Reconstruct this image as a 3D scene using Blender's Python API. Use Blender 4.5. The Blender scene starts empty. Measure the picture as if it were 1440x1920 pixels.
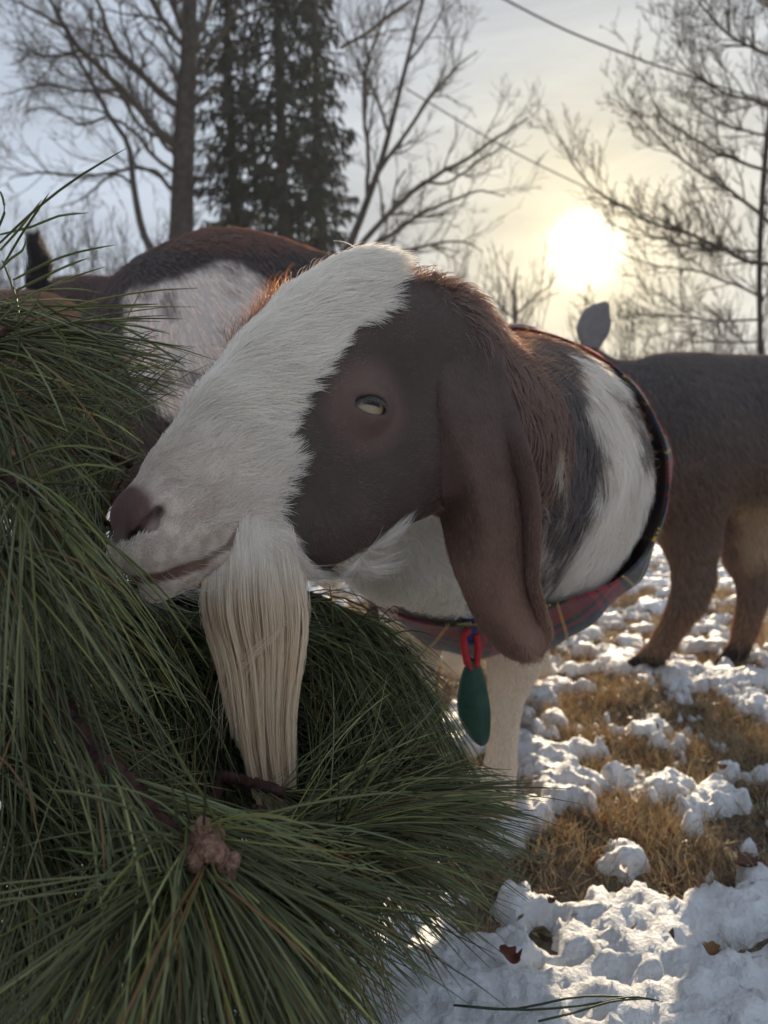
import bpy, bmesh, math, random, os
import numpy as np
from mathutils import Vector

# ------------------------------------------------------------------ camera, sky, sun, exposure
scene = bpy.context.scene
COL = scene.collection
F = 1443.0                      # focal length in photo pixels (1440 wide)
CAM_H = 0.45
PITCH = math.radians(-2.4)

cam_data = bpy.data.cameras.new("camera")
cam = bpy.data.objects.new("camera", cam_data)
COL.objects.link(cam)
cam.location = (0, 0, CAM_H)
cam.rotation_euler = (math.pi / 2 + PITCH, 0, 0)
cam_data.sensor_fit = 'VERTICAL'
cam_data.sensor_height = 34.6
cam_data.sensor_width = 25.95
cam_data.lens = 34.6 * F / 1920.0
cam_data.clip_start = 0.02
cam_data.clip_end = 3000
cam_data.dof.use_dof = True
cam_data.dof.focus_distance = 0.50
cam_data.dof.aperture_fstop = 8.5
scene.camera = cam

SUN_EL = math.radians(16.0)
SUN_AZ = math.radians(14.4)     # to the right of +Y
SUN_DIR = np.array([math.sin(SUN_AZ) * math.cos(SUN_EL), math.cos(SUN_AZ) * math.cos(SUN_EL), math.sin(SUN_EL)])

world = bpy.data.worlds.new("World")
scene.world = world
world.use_nodes = True
wn, wl = world.node_tree.nodes, world.node_tree.links
wn.clear()


def N(nodes, typ, **kw):
    n = nodes.new(typ)
    for k, v in kw.items():
        if k in n.bl_rna.properties:
            setattr(n, k, v)
        else:
            n.inputs[k].default_value = v
    return n


sky = N(wn, 'ShaderNodeTexSky', sky_type='NISHITA', sun_disc=False)
sky.sun_elevation = SUN_EL
sky.sun_rotation = SUN_AZ
sky.altitude = 50
sky.air_density = 1.0
sky.dust_density = 1.2
sky.ozone_density = 1.2
bg = N(wn, 'ShaderNodeBackground', Strength=0.10)
wout = N(wn, 'ShaderNodeOutputWorld')
tc = N(wn, 'ShaderNodeTexCoord')
# thin winter cirrus: a veil that evens the sky out, thicker in long streaks
cmap = N(wn, 'ShaderNodeMapping', Scale=(1.0, 1.0, 5.5), Rotation=(0.0, 0.12, 0.3))
wl.new(tc.outputs['Generated'], cmap.inputs['Vector'])
cn = N(wn, 'ShaderNodeTexNoise', Scale=1.7, Detail=7.0, Roughness=0.58, Distortion=0.5)
wl.new(cmap.outputs[0], cn.inputs['Vector'])
cr = N(wn, 'ShaderNodeMapRange')
cr.inputs['From Min'].default_value = 0.36
cr.inputs['From Max'].default_value = 0.66
cr.inputs['To Min'].default_value = 0.95
cr.inputs['To Max'].default_value = 0.99
wl.new(cn.outputs['Fac'], cr.inputs['Value'])
# angle to the sun
dotn = N(wn, 'ShaderNodeVectorMath', operation='DOT_PRODUCT')
dotn.inputs[1].default_value = tuple(SUN_DIR)
nrm = N(wn, 'ShaderNodeVectorMath', operation='NORMALIZE')
wl.new(tc.outputs['Generated'], nrm.inputs[0])
wl.new(nrm.outputs[0], dotn.inputs[0])
acos = N(wn, 'ShaderNodeMath', operation='ARCCOSINE')
wl.new(dotn.outputs['Value'], acos.inputs[0])


def gauss(sig, amp, col):
    sq = N(wn, 'ShaderNodeMath', operation='POWER'); sq.inputs[1].default_value = 2.0
    wl.new(acos.outputs[0], sq.inputs[0])
    m = N(wn, 'ShaderNodeMath', operation='MULTIPLY'); m.inputs[1].default_value = -1.0 / (2 * sig * sig)
    wl.new(sq.outputs[0], m.inputs[0])
    e = N(wn, 'ShaderNodeMath', operation='EXPONENT')
    wl.new(m.outputs[0], e.inputs[0])
    s = N(wn, 'ShaderNodeVectorMath', operation='SCALE')
    s.inputs[0].default_value = tuple(c * amp for c in col)
    wl.new(e.outputs[0], s.inputs['Scale'])
    return s


def vadd(a, b):
    n = N(wn, 'ShaderNodeVectorMath', operation='ADD')
    wl.new(a.outputs[0], n.inputs[0]); wl.new(b.outputs[0], n.inputs[1])
    return n


# colour of the lit cloud veil: pale blue away from the sun, cream close to it
veil = vadd(gauss(0.30, .32, (1.0, 0.30, -0.9)), gauss(0.14, 1.55, (1.0, 0.60, -0.30)))
base = N(wn, 'ShaderNodeVectorMath', operation='ADD')
base.inputs[1].default_value = (2.42, 2.84, 3.45)
wl.new(veil.outputs[0], base.inputs[0])
mixs = N(wn, 'ShaderNodeMix', data_type='RGBA')
wl.new(cr.outputs[0], mixs.inputs['Factor'])
wl.new(sky.outputs[0], mixs.inputs[6])
wl.new(base.outputs[0], mixs.inputs[7])
# brightness streaks of the cloud sheet itself
cn2 = N(wn, 'ShaderNodeTexNoise', Scale=2.6, Detail=8.0, Roughness=0.6, Distortion=0.8)
wl.new(cmap.outputs[0], cn2.inputs['Vector'])
cr2 = N(wn, 'ShaderNodeMapRange')
cr2.inputs['From Min'].default_value = 0.3
cr2.inputs['From Max'].default_value = 0.7
cr2.inputs['To Min'].default_value = 0.82
cr2.inputs['To Max'].default_value = 1.16
wl.new(cn2.outputs['Fac'], cr2.inputs['Value'])
sc = N(wn, 'ShaderNodeVectorMath', operation='SCALE')
wl.new(mixs.outputs[2], sc.inputs[0])
wl.new(cr2.outputs[0], sc.inputs['Scale'])
aur = vadd(gauss(0.050, 1.6, (1.0, 0.80, 0.42)), gauss(0.0172, 40.0, (1.0, 0.93, 0.75)))
fin = vadd(sc, aur)
wl.new(fin.outputs[0], bg.inputs['Color'])
wl.new(bg.outputs[0], wout.inputs['Surface'])

sun_data = bpy.data.lights.new("sun", 'SUN')
sun_data.energy = 5.0
sun_data.angle = math.radians(0.5)
sun_data.color = (1.0, 0.82, 0.58)
sun = bpy.data.objects.new("sun", sun_data)
COL.objects.link(sun)
sun.rotation_euler = Vector((-SUN_DIR[0], -SUN_DIR[1], -SUN_DIR[2])).to_track_quat('-Z', 'Y').to_euler()

vs = scene.view_settings
scene.display_settings.display_device = 'sRGB'
vs.view_transform = 'Standard'
vs.look = 'None'
vs.exposure = 1.05
vs.gamma = 1.0
vs.use_curve_mapping = False
scene.render.engine = 'CYCLES'
cy = scene.cycles
cy.max_bounces = 8
cy.diffuse_bounces = 6
cy.glossy_bounces = 3
cy.transmission_bounces = 6
cy.transparent_max_bounces = 8
cy.use_denoising = True
cy.sample_clamp_indirect = 6.0
cy.use_adaptive_sampling = True
cy.adaptive_threshold = 0.012

# ------------------------------------------------------------------ helpers
rng = np.random.default_rng(7)
random.seed(7)
CAMP = np.array([0, 0, CAM_H])
cp, sp = math.cos(PITCH), math.sin(PITCH)
VR = np.array([1.0, 0, 0]); VU = np.array([0, -sp, cp]); VD = np.array([0, cp, sp])


def at(px, py, d):
    """world point seen at photo pixel (px, py) at depth d metres"""
    return CAMP + VR * ((px - 720) / F * d) + VU * ((960 - py) / F * d) + VD * d


def topix(P):
    q = np.asarray(P) - CAMP
    d = q @ VD
    return 720 + F * (q @ VR) / d, 960 - F * (q @ VU) / d, d


def ground_at(px, py, z=0.0):
    r = at(px, py, 1.0) - CAMP
    t = (z - CAM_H) / r[2]
    return CAMP + r * t


def norm(v):
    v = np.asarray(v, float)
    return v / np.maximum(np.linalg.norm(v, axis=-1, keepdims=True), 1e-9)


def lerp(a, b, t):
    return a + (b - a) * t


def smooth01(x):
    x = np.clip(x, 0, 1)
    return x * x * (3 - 2 * x)


_perm = np.random.default_rng(3).random((64, 64, 64)).astype(np.float32)


def vnoise(P):
    """value noise 0..1 at points (N,3) in lattice units"""
    P = np.asarray(P, float)
    i = np.floor(P).astype(int); f = P - i
    f = f * f * (3 - 2 * f)
    out = 0
    for dx in (0, 1):
        for dy in (0, 1):
            for dz in (0, 1):
                w = (f[..., 0] if dx else 1 - f[..., 0]) * (f[..., 1] if dy else 1 - f[..., 1]) * (f[..., 2] if dz else 1 - f[..., 2])
                out = out + w * _perm[(i[..., 0] + dx) % 64, (i[..., 1] + dy) % 64, (i[..., 2] + dz) % 64]
    return out


def fbm(P, oct=4, gain=0.5):
    P = np.asarray(P, float)
    s, a, t = 0, 1.0, 0
    for k in range(oct):
        s = s + a * vnoise(P * (2.03 ** k) + 17.3 * k)
        t += a; a *= gain
    return s / t


def mesh_np(name, V, faces, mat=None, smooth=True, col=None, parent=None, mats=None, midx=None):
    """V (n,3); faces: (m,4) or (m,3) int array, or list of such arrays"""
    V = np.asarray(V, np.float32)
    if not isinstance(faces, list):
        faces = [faces]
    faces = [np.asarray(f, np.int32) for f in faces if len(f)]
    me = bpy.data.meshes.new(name)
    me.vertices.add(len(V))
    me.vertices.foreach_set('co', V.ravel())
    li = np.concatenate([f.ravel() for f in faces])
    sizes = np.concatenate([np.full(len(f), f.shape[1], np.int32) for f in faces])
    me.loops.add(len(li))
    me.loops.foreach_set('vertex_index', li)
    me.polygons.add(len(sizes))
    starts = np.concatenate([[0], np.cumsum(sizes)[:-1]]).astype(np.int32)
    me.polygons.foreach_set('loop_start', starts)
    if midx is not None:
        me.polygons.foreach_set('material_index', np.asarray(midx, np.int32))
    me.polygons.foreach_set('use_smooth', np.full(len(sizes), smooth, bool))
    me.update(calc_edges=True)
    if col is not None:
        a = me.color_attributes.new('col', 'FLOAT_COLOR', 'POINT')
        c = np.ones((len(V), 4), np.float32); c[:, :3] = col
        a.data.foreach_set('color', c.ravel())
    if mat:
        me.materials.append(mat)
    for m in (mats or []):
        me.materials.append(m)
    o = bpy.data.objects.new(name, me)
    COL.objects.link(o)
    if parent:
        o.parent = parent
    return o


def tag(o, label=None, cat=None, group=None, kind=None):
    if label: o['label'] = label
    if cat: o['category'] = cat
    if group: o['group'] = group
    if kind: o['kind'] = kind
    return o


def empty(name, loc=(0, 0, 0)):
    o = bpy.data.objects.new(name, None)
    o.empty_display_size = 0.05
    o.location = tuple(loc)
    COL.objects.link(o)
    return o


def adopt(parent, *kids):
    """parent kids built in world coordinates to an Empty standing elsewhere"""
    for k in kids:
        k.parent = parent
        k.matrix_parent_inverse = parent.matrix_basis.inverted() if parent.type == 'EMPTY' else parent.matrix_basis.inverted()


def strand(c, amt=.85):
    """single-hair colour whose piled-up fur reflects c (hairs shade and absorb each other)"""
    c = np.clip(np.asarray(c, float), 0, .92)
    s_ = (1 - c) / (1 + c)
    return np.clip(c + ((1 - s_ ** 2) - c) * amt, 0, .985)


def hair(name, P, radius, col, mat, parent=None, amt=.85):
    """P (n,k,3) strands; radius (k,) or (n,k); col (n,3) per strand"""
    n, k, _ = P.shape
    hc = bpy.data.hair_curves.new(name)
    hc.add_curves([k] * n)
    hc.attributes['position'].data.foreach_set('vector', P.astype(np.float32).ravel())
    r = np.broadcast_to(radius, (n, k)).astype(np.float32).copy()
    ra = hc.attributes.get('radius') or hc.attributes.new('radius', 'FLOAT', 'POINT')
    ra.data.foreach_set('value', r.ravel())
    col = np.asarray(col, float)
    if col.ndim == 3:
        ca = hc.attributes.new('col', 'FLOAT_COLOR', 'POINT')
        c = np.ones((n * k, 4), np.float32); c[:, :3] = strand(col.reshape(-1, 3), amt)
    else:
        ca = hc.attributes.new('col', 'FLOAT_COLOR', 'CURVE')
        c = np.ones((n, 4), np.float32); c[:, :3] = strand(np.broadcast_to(col, (n, 3)), amt)
    ca.data.foreach_set('color', c.ravel())
    hc.materials.append(mat)
    o = bpy.data.objects.new(name, hc)
    COL.objects.link(o)
    if parent:
        o.parent = parent
    return o


def strands_mesh(P, R, sides=3):
    """tubes as a mesh: P (n,k,3), R (n,k) -> V, quads"""
    n, k, _ = P.shape
    T = np.gradient(P, axis=1); T = norm(T)
    ref = np.where(np.abs(T[:, :1, 2:3]) > 0.9, np.array([1.0, 0, 0]), np.array([0, 0, 1.0]))
    A = norm(np.cross(T, np.broadcast_to(ref, T.shape)))
    B = np.cross(T, A)
    ang = np.arange(sides) * 2 * math.pi / sides
    V = P[:, :, None, :] + R[:, :, None, None] * (np.cos(ang)[None, None, :, None] * A[:, :, None, :] + np.sin(ang)[None, None, :, None] * B[:, :, None, :])
    idx = np.arange(n * k * sides).reshape(n, k, sides)
    nx = np.roll(idx, -1, axis=2)
    q = np.stack([idx[:, :-1], nx[:, :-1], nx[:, 1:], idx[:, 1:]], -1).reshape(-1, 4)
    return V.reshape(-1, 3), q


def tube_path(pts, rad, sides=10, cap=True):
    pts = np.asarray(pts, float); rad = np.asarray(rad, float)
    V, q = strands_mesh(pts[None], rad[None], sides)
    fs = [q]
    if cap:
        k = len(pts)
        fs.append(np.arange(sides)[::-1][None]); fs.append((np.arange(sides) + (k - 1) * sides)[None])
    return V, fs


def spline(pts, n):
    """Catmull-Rom through pts, n samples"""
    pts = np.asarray(pts, float)
    P = np.vstack([2 * pts[0] - pts[1], pts, 2 * pts[-1] - pts[-2]])
    t = np.linspace(0, len(pts) - 1 - 1e-6, n)
    i = t.astype(int); f = (t - i)[:, None]
    p0, p1, p2, p3 = P[i], P[i + 1], P[i + 2], P[i + 3]
    return 0.5 * (2 * p1 + (p2 - p0) * f + (2 * p0 - 5 * p1 + 4 * p2 - p3) * f ** 2 + (3 * p1 - p0 - 3 * p2 + p3) * f ** 3)


def join_np(parts):
    """list of (V, [faces...]) -> V, list of arrays by size"""
    Vs, by, off = [], {}, 0
    for V, fs in parts:
        for f in (fs if isinstance(fs, list) else [fs]):
            by.setdefault(f.shape[1], []).append(f + off)
        Vs.append(V); off += len(V)
    return np.vstack(Vs), [np.vstack(v) for v in by.values()]


# --- implicit bodies: smooth unions of round cones and ellipsoids, meshed by surface nets
class Field:
    def __init__(s, xs, ys, zs):
        s.ax = [np.asarray(a, np.float32) for a in (xs, ys, zs)]
        s.f = np.full([len(a) for a in s.ax], 1.0, np.float32)

    def sl(s, lo, hi):
        r = []
        for a, l, h in zip(s.ax, lo, hi):
            i = max(np.searchsorted(a, l) - 1, 0); j = min(np.searchsorted(a, h) + 1, len(a))
            r.append(slice(i, max(j, i + 1)))
        return tuple(r)

    def apply(s, fn, lo, hi, k, op='add'):
        m = k + 0.012
        S = s.sl(np.asarray(lo) - m, np.asarray(hi) + m)
        X = np.stack(np.meshgrid(s.ax[0][S[0]], s.ax[1][S[1]], s.ax[2][S[2]], indexing='ij'), -1)
        d = fn(X).astype(np.float32)
        a = s.f[S]
        if op == 'add':
            h = np.clip(0.5 + 0.5 * (a - d) / k, 0, 1)
            s.f[S] = a + (d - a) * h - k * h * (1 - h)
        else:
            d = -d
            h = np.clip(0.5 - 0.5 * (a - d) / k, 0, 1)
            s.f[S] = a + (d - a) * h + k * h * (1 - h)

    def cone(s, a, b, ra, rb, k=0.02, op='add', squash=None):
        a, b = np.asarray(a, np.float32), np.asarray(b, np.float32)
        ab = b - a; L2 = float(ab @ ab) + 1e-9

        def fn(X):
            q = X - a
            t = np.clip((q @ ab) / L2, 0, 1)
            return np.linalg.norm(q - t[..., None] * ab, axis=-1) - (ra + (rb - ra) * t)
        lo = np.minimum(a - ra, b - rb); hi = np.maximum(a + ra, b + rb)
        s.apply(fn, lo, hi, k, op)

    def ell(s, c, r, M=None, k=0.02, op='add'):
        """M rows = ellipsoid axes in world"""
        c = np.asarray(c, np.float32); r = np.asarray(r, np.float32)
        M = np.eye(3) if M is None else np.asarray(M)
        M = M.astype(np.float32)

        def fn(X):
            q = (X - c) @ M.T
            k0 = np.linalg.norm(q / r, axis=-1); k1 = np.linalg.norm(q / (r * r), axis=-1)
            return k0 * (k0 - 1) / np.maximum(k1, 1e-6)
        e = np.sqrt(((M.T * r) ** 2).sum(1))
        s.apply(fn, c - e, c + e, k, op)

    def nets(s, smooth=2):
        f = s.f; neg = f < 0
        c = [neg[i:neg.shape[0] - 1 + i, j:neg.shape[1] - 1 + j, k:neg.shape[2] - 1 + k] for i in (0, 1) for j in (0, 1) for k in (0, 1)]
        cnt = sum(x.astype(np.int8) for x in c)
        act = (cnt > 0) & (cnt < 8)
        I = np.argwhere(act)
        idm = np.full(act.shape, -1, np.int32)
        idm[act] = np.arange(len(I))
        acc = np.zeros((len(I), 3), np.float64); w = np.zeros(len(I))
        corners = [(i, j, k) for i in (0, 1) for j in (0, 1) for k in (0, 1)]
        pos = lambda J: np.stack([s.ax[d][J[:, d]] for d in range(3)], 1)
        for a in corners:
            for d in range(3):
                if a[d] == 0:
                    b = list(a); b[d] = 1
                    Ja, Jb = I + a, I + b
                    fa, fb = f[tuple(Ja.T)], f[tuple(Jb.T)]
                    x = (fa < 0) != (fb < 0)
                    t = np.where(x, fa / np.where(x, fa - fb, 1), 0)[:, None]
                    p = pos(Ja) * (1 - t) + pos(Jb) * t
                    acc[x] += p[x]; w[x] += 1
        V = acc / w[:, None]
        quads = []
        for d in range(3):
            sa = [slice(None)] * 3; sb = [slice(None)] * 3
            sa[d] = slice(0, -1); sb[d] = slice(1, None)
            A, B = neg[tuple(sa)], neg[tuple(sb)]
            E = np.argwhere(A != B)
            e1, e2 = (d + 1) % 3, (d + 2) % 3
            ok = (E[:, e1] > 0) & (E[:, e2] > 0) & (E[:, e1] < f.shape[e1] - 1) & (E[:, e2] < f.shape[e2] - 1)
            E = E[ok]
            ins = A[tuple(E.T)]
            q = []
            for o1, o2 in ((-1, -1), (0, -1), (0, 0), (-1, 0)):
                J = E.copy(); J[:, e1] += o1; J[:, e2] += o2
                q.append(idm[tuple(J.T)])
            q = np.stack(q, 1)
            q[~ins] = q[~ins][:, ::-1]
            quads.append(q)
        Q = np.vstack(quads)
        for _ in range(smooth):
            V = laplace(V, Q, 0.5)
        return V, Q


def laplace(V, Q, amt):
    acc = np.zeros_like(V); w = np.zeros(len(V))
    for a, b in ((0, 1), (1, 2), (2, 3), (3, 0)):
        np.add.at(acc, Q[:, a], V[Q[:, b]]); np.add.at(acc, Q[:, b], V[Q[:, a]])
        np.add.at(w, Q[:, a], 1); np.add.at(w, Q[:, b], 1)
    return V + amt * (acc / np.maximum(w, 1)[:, None] - V)


def vnormals(V, Q):
    n = np.cross(V[Q[:, 2]] - V[Q[:, 0]], V[Q[:, 3]] - V[Q[:, 1]])
    N_ = np.zeros_like(V)
    for a in range(4):
        np.add.at(N_, Q[:, a], n)
    return norm(N_)


def scatter(V, Q, Nv, dens, n):
    """n area*dens weighted points on quads: positions, normals"""
    area = 0.5 * np.linalg.norm(np.cross(V[Q[:, 2]] - V[Q[:, 0]], V[Q[:, 3]] - V[Q[:, 1]]), axis=1)
    w = area * dens[Q].mean(1)
    w /= w.sum()
    f = rng.choice(len(Q), n, p=w)
    a, b = rng.random(n)[:, None], rng.random(n)[:, None]
    q = Q[f]
    mix = lambda X: (X[q[:, 0]] * (1 - a) + X[q[:, 1]] * a) * (1 - b) + (X[q[:, 3]] * (1 - a) + X[q[:, 2]] * a) * b
    return mix(V), norm(mix(Nv))


def in_poly(x, y, poly):
    """signed distance in pixels, negative inside"""
    poly = np.asarray(poly, float)
    d = np.full(x.shape, 1e9); ins = np.zeros(x.shape, bool)
    for i in range(len(poly)):
        a, b = poly[i - 1], poly[i]
        e = b - a
        t = np.clip(((x - a[0]) * e[0] + (y - a[1]) * e[1]) / (e @ e), 0, 1)
        d = np.minimum(d, np.hypot(x - a[0] - t * e[0], y - a[1] - t * e[1]))
        c = ((a[1] > y) != (b[1] > y)) & (x < (b[0] - a[0]) * (y - a[1]) / (b[1] - a[1] + 1e-9) + a[0])
        ins ^= c
    return np.where(ins, -d, d)


# --- materials
def mat_new(name):
    m = bpy.data.materials.new(name); m.use_nodes = True
    nt = m.node_tree; nt.nodes.clear()
    return m, nt.nodes, nt.links


def pmat(name, col, rough=0.7, spec=0.3, var=0.0, scale=20.0, col2=None, bump=0.0, bscale=None, transl=0.0, attr=False, coords='Object', metal=0.0, detail=5.0):
    """procedural: colour varied by noise (towards col2), optional bump and translucency"""
    m, n, l = mat_new(name)
    out = N(n, 'ShaderNodeOutputMaterial')
    b = N(n, 'ShaderNodeBsdfPrincipled', Roughness=rough, Metallic=metal)
    b.inputs['Specular IOR Level'].default_value = spec
    t = N(n, 'ShaderNodeTexCoord')
    no = N(n, 'ShaderNodeTexNoise', Scale=scale, Detail=detail, Roughness=0.6)
    l.new(t.outputs[coords], no.inputs['Vector'])
    if attr:
        a = N(n, 'ShaderNodeAttribute', attribute_name='col')
        src = a.outputs['Color']
    else:
        src = None
    mx = N(n, 'ShaderNodeMix', data_type='RGBA')
    mr = N(n, 'ShaderNodeMapRange')
    mr.inputs['From Min'].default_value = 0.35; mr.inputs['From Max'].default_value = 0.65
    l.new(no.outputs['Fac'], mr.inputs['Value'])
    c2 = col2 or tuple(c * (1 - var) for c in col)
    if src is not None:
        mul = N(n, 'ShaderNodeMix', data_type='RGBA', blend_type='MULTIPLY'); mul.inputs['Factor'].default_value = 1.0
        mx.inputs[6].default_value = (*col, 1); mx.inputs[7].default_value = (*c2, 1)
        l.new(mr.outputs[0], mx.inputs['Factor'])
        l.new(mx.outputs[2], mul.inputs[6]); l.new(src, mul.inputs[7])
        cs = mul.outputs[2]
    else:
        mx.inputs[6].default_value = (*col, 1); mx.inputs[7].default_value = (*c2, 1)
        l.new(mr.outputs[0], mx.inputs['Factor'])
        cs = mx.outputs[2]
    l.new(cs, b.inputs['Base Color'])
    if bump:
        bn = N(n, 'ShaderNodeTexNoise', Scale=bscale or scale * 3, Detail=6.0, Roughness=0.65)
        l.new(t.outputs[coords], bn.inputs['Vector'])
        bp = N(n, 'ShaderNodeBump', Strength=1.0, Distance=bump)
        l.new(bn.outputs['Fac'], bp.inputs['Height'])
        l.new(bp.outputs[0], b.inputs['Normal'])
    if transl:
        tr = N(n, 'ShaderNodeBsdfTranslucent')
        l.new(cs, tr.inputs['Color'])
        ms = N(n, 'ShaderNodeMixShader', Fac=transl)
        l.new(b.outputs[0], ms.inputs[1]); l.new(tr.outputs[0], ms.inputs[2])
        l.new(ms.outputs[0], out.inputs['Surface'])
    else:
        l.new(b.outputs[0], out.inputs['Surface'])
    return m


def hmat(name, transl=0.35, rough=0.45, spec=0.35, tint=(1, 1, 1)):
    """hair strands: colour from the strand, part of the light passes through"""
    m, n, l = mat_new(name)
    out = N(n, 'ShaderNodeOutputMaterial')
    a = N(n, 'ShaderNodeAttribute', attribute_name='col')
    b = N(n, 'ShaderNodeBsdfPrincipled', Roughness=rough)
    b.inputs['Specular IOR Level'].default_value = spec
    l.new(a.outputs['Color'], b.inputs['Base Color'])
    tr = N(n, 'ShaderNodeBsdfTranslucent')
    gm = N(n, 'ShaderNodeMix', data_type='RGBA', blend_type='MULTIPLY'); gm.inputs['Factor'].default_value = 1.0
    l.new(a.outputs['Color'], gm.inputs[6]); gm.inputs[7].default_value = (*tint, 1)
    l.new(gm.outputs[2], tr.inputs['Color'])
    ms = N(n, 'ShaderNodeMixShader', Fac=transl)
    l.new(b.outputs[0], ms.inputs[1]); l.new(tr.outputs[0], ms.inputs[2])
    l.new(ms.outputs[0], out.inputs['Surface'])
    return m

# ------------------------------------------------------------------ the goat in the middle
HY = math.radians(38)


def vw(x, y, z):
    return norm(VR * x + VU * y - VD * z)


HL = vw(math.sin(HY), 0, math.cos(HY))                  # goat's left
HA = vw(-.64, -.77, .64 * math.tan(HY))                 # towards the muzzle
HA = norm(HA - (HA @ HL) * HL)
HN = np.cross(HA, HL); HN = HN if HN[2] > 0 else -HN    # up out of the forehead
HO = at(693, 762, .52) - .056 * HL
HM = np.stack([HA, HL, HN])


def loc(P):
    return (np.asarray(P) - HO) @ HM.T


def wld(u, v, w):
    return HO + HA * u + HL * v + HN * w


def grid_axis(lo, hi, flo, fhi, fine, coarse):
    a = [np.arange(lo, flo, coarse), np.arange(flo, fhi, fine), np.arange(fhi, hi, coarse)]
    return np.concatenate([x for x in a if len(x)])


fld = Field(grid_axis(-.24, .48, -.20, .09, .0021, .007),
            grid_axis(.34, 1.95, .36, .66, .0021, .008),
            grid_axis(-.01, .80, .34, .66, .0021, .007))


def hell(u, v, w, ru, rv, rw, k=.02, op='add', M=HM):
    fld.ell(wld(u, v, w), (ru, rv, rw), M, k, op)
    if abs(v) > 1e-6:
        fld.ell(wld(u, -v, w), (ru, rv, rw), M if M is HM else np.stack([M[0] - 2 * (M[0] @ HL) * HL, M[1] - 2 * (M[1] @ HL) * HL, M[2] - 2 * (M[2] @ HL) * HL]), k, op)


def hcone(a, b, ra, rb, k=.02, op='add'):
    fld.cone(wld(*a), wld(*b), ra, rb, k, op)
    if abs(a[1]) + abs(b[1]) > 1e-6:
        fld.cone(wld(a[0], -a[1], a[2]), wld(b[0], -b[1], b[2]), ra, rb, k, op)


# skull
hell(-.055, 0, .022, .062, .054, .050)
hell(-.045, 0, .044, .045, .040, .032)
hcone((-.03, 0, .040), (.01, 0, .037), .041, .039)
hcone((.01, 0, .037), (.06, 0, .033), .039, .036)
hcone((.06, 0, .033), (.108, 0, .032), .036, .028)
hcone((.108, 0, .032), (.138, 0, .036), .028, .0205)
hell(.075, 0, .008, .075, .037, .040)
hell(.02, .022, -.01, .05, .030, .045)
hell(-.030, .028, -.050, .062, .027, .056)          # masseter
hcone((-.05, .014, -.068), (.05, .012, -.055), .036, .028, k=.03)
hcone((.05, .010, -.055), (.115, .006, -.016), .028, .018, k=.025)
hcone((.115, .006, -.016), (.150, 0, -.001), .018, .0135, k=.015)
hell(.155, .012, .023, .028, .0185, .020, k=.012)    # upper lip pads
hell(.160, 0, .001, .024, .0195, .0125, k=.008)      # chin
hell(.147, .014, .044, .015, .010, .011, k=.01)     # nostril wings
# orbit, brow and lids
hell(.000, .040, .006, .028, .020, .020, k=.014)
hell(-.012, .034, .028, .030, .018, .016, k=.018)
EYE_C = wld(0, .0435, 0)
EYE_R = .0172
# opening axes as they sit on the face: inner corner lower-front, outer corner back-up
e3 = norm(HL + .10 * HN)
e1 = VR * 75 - VU * 11; e1 = norm(e1 - VD * (e1 @ e3) / (VD @ e3))
e2 = norm(np.cross(e3, e1)); e2 = e2 if e2[2] > 0 else -e2
e3 = norm(np.cross(e1, e2)); e3 = e3 if e3 @ HL > 0 else -e3
EM = np.stack([e1, e2, e3])
hell(0, .0435, 0, .0215, .0195, .0205, k=.008, M=EM)                              # lids over the ball
fld.ell(EYE_C + e3 * .016 - e2 * .0010, (.0128, .0057, .017), EM, .0022, 'cut')
mm = lambda M: np.stack([r - 2 * (r @ HL) * HL for r in M])
fld.ell(wld(0, -.0435, 0) + mm(EM)[2] * .016 - mm(EM)[1] * .001, (.0128, .0057, .017), mm(EM), .0022, 'cut')
# nostril slits and mouth line
hcone((.146, .0250, .0415), (.156, .0215, .0385), .0030, .0040, k=.004, op='cut')
hcone((.156, .0215, .0385), (.167, .0125, .0380), .0040, .0022, k=.004, op='cut')
MOUTH = [(.187, .0, .0215), (.178, .0125, .0155), (.163, .0205, .0055), (.147, .0245, -.002), (.130, .0295, -.0055)]
for (p_, q_), r_ in zip(zip(MOUTH[:-1], MOUTH[1:]), (.0022, .0036, .0034, .0026)):
    hcone(p_, q_, r_, r_ * .9, k=.003, op='cut')
# neck, chest, trunk, limbs
N0 = at(800, 664, .615)
N1 = at(850, 800, .69)
N2 = at(925, 868, .80)
N3 = at(958, 890, .90)
BX = N3 + np.array([0.0, .12, .0])
BE = np.array([N3[0] + .10, 1.72, .50])
fld.cone(wld(-.07, 0, .01), N0, .048, .044, .03)
fld.cone(N0, N1, .044, .070, .04)
fld.cone(wld(-.05, 0, -.06), N1, .045, .070, .04)
fld.cone(N1, N2, .072, .118, .05)
fld.cone(N2, N3, .114, .143, .05)
fld.cone(N3, BX, .143, .160, .05)
fld.cone(BX, BE, .163, .175, .06)
fld.cone(at(770, 965, .75), at(900, 985, .88), .080, .122, .05)


def leg(f, pts, k=.03):
    for (a, ra), (b, rb) in zip(pts[:-1], pts[1:]):
        f.cone(a, b, ra, rb, k)
        k = .012


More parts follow.
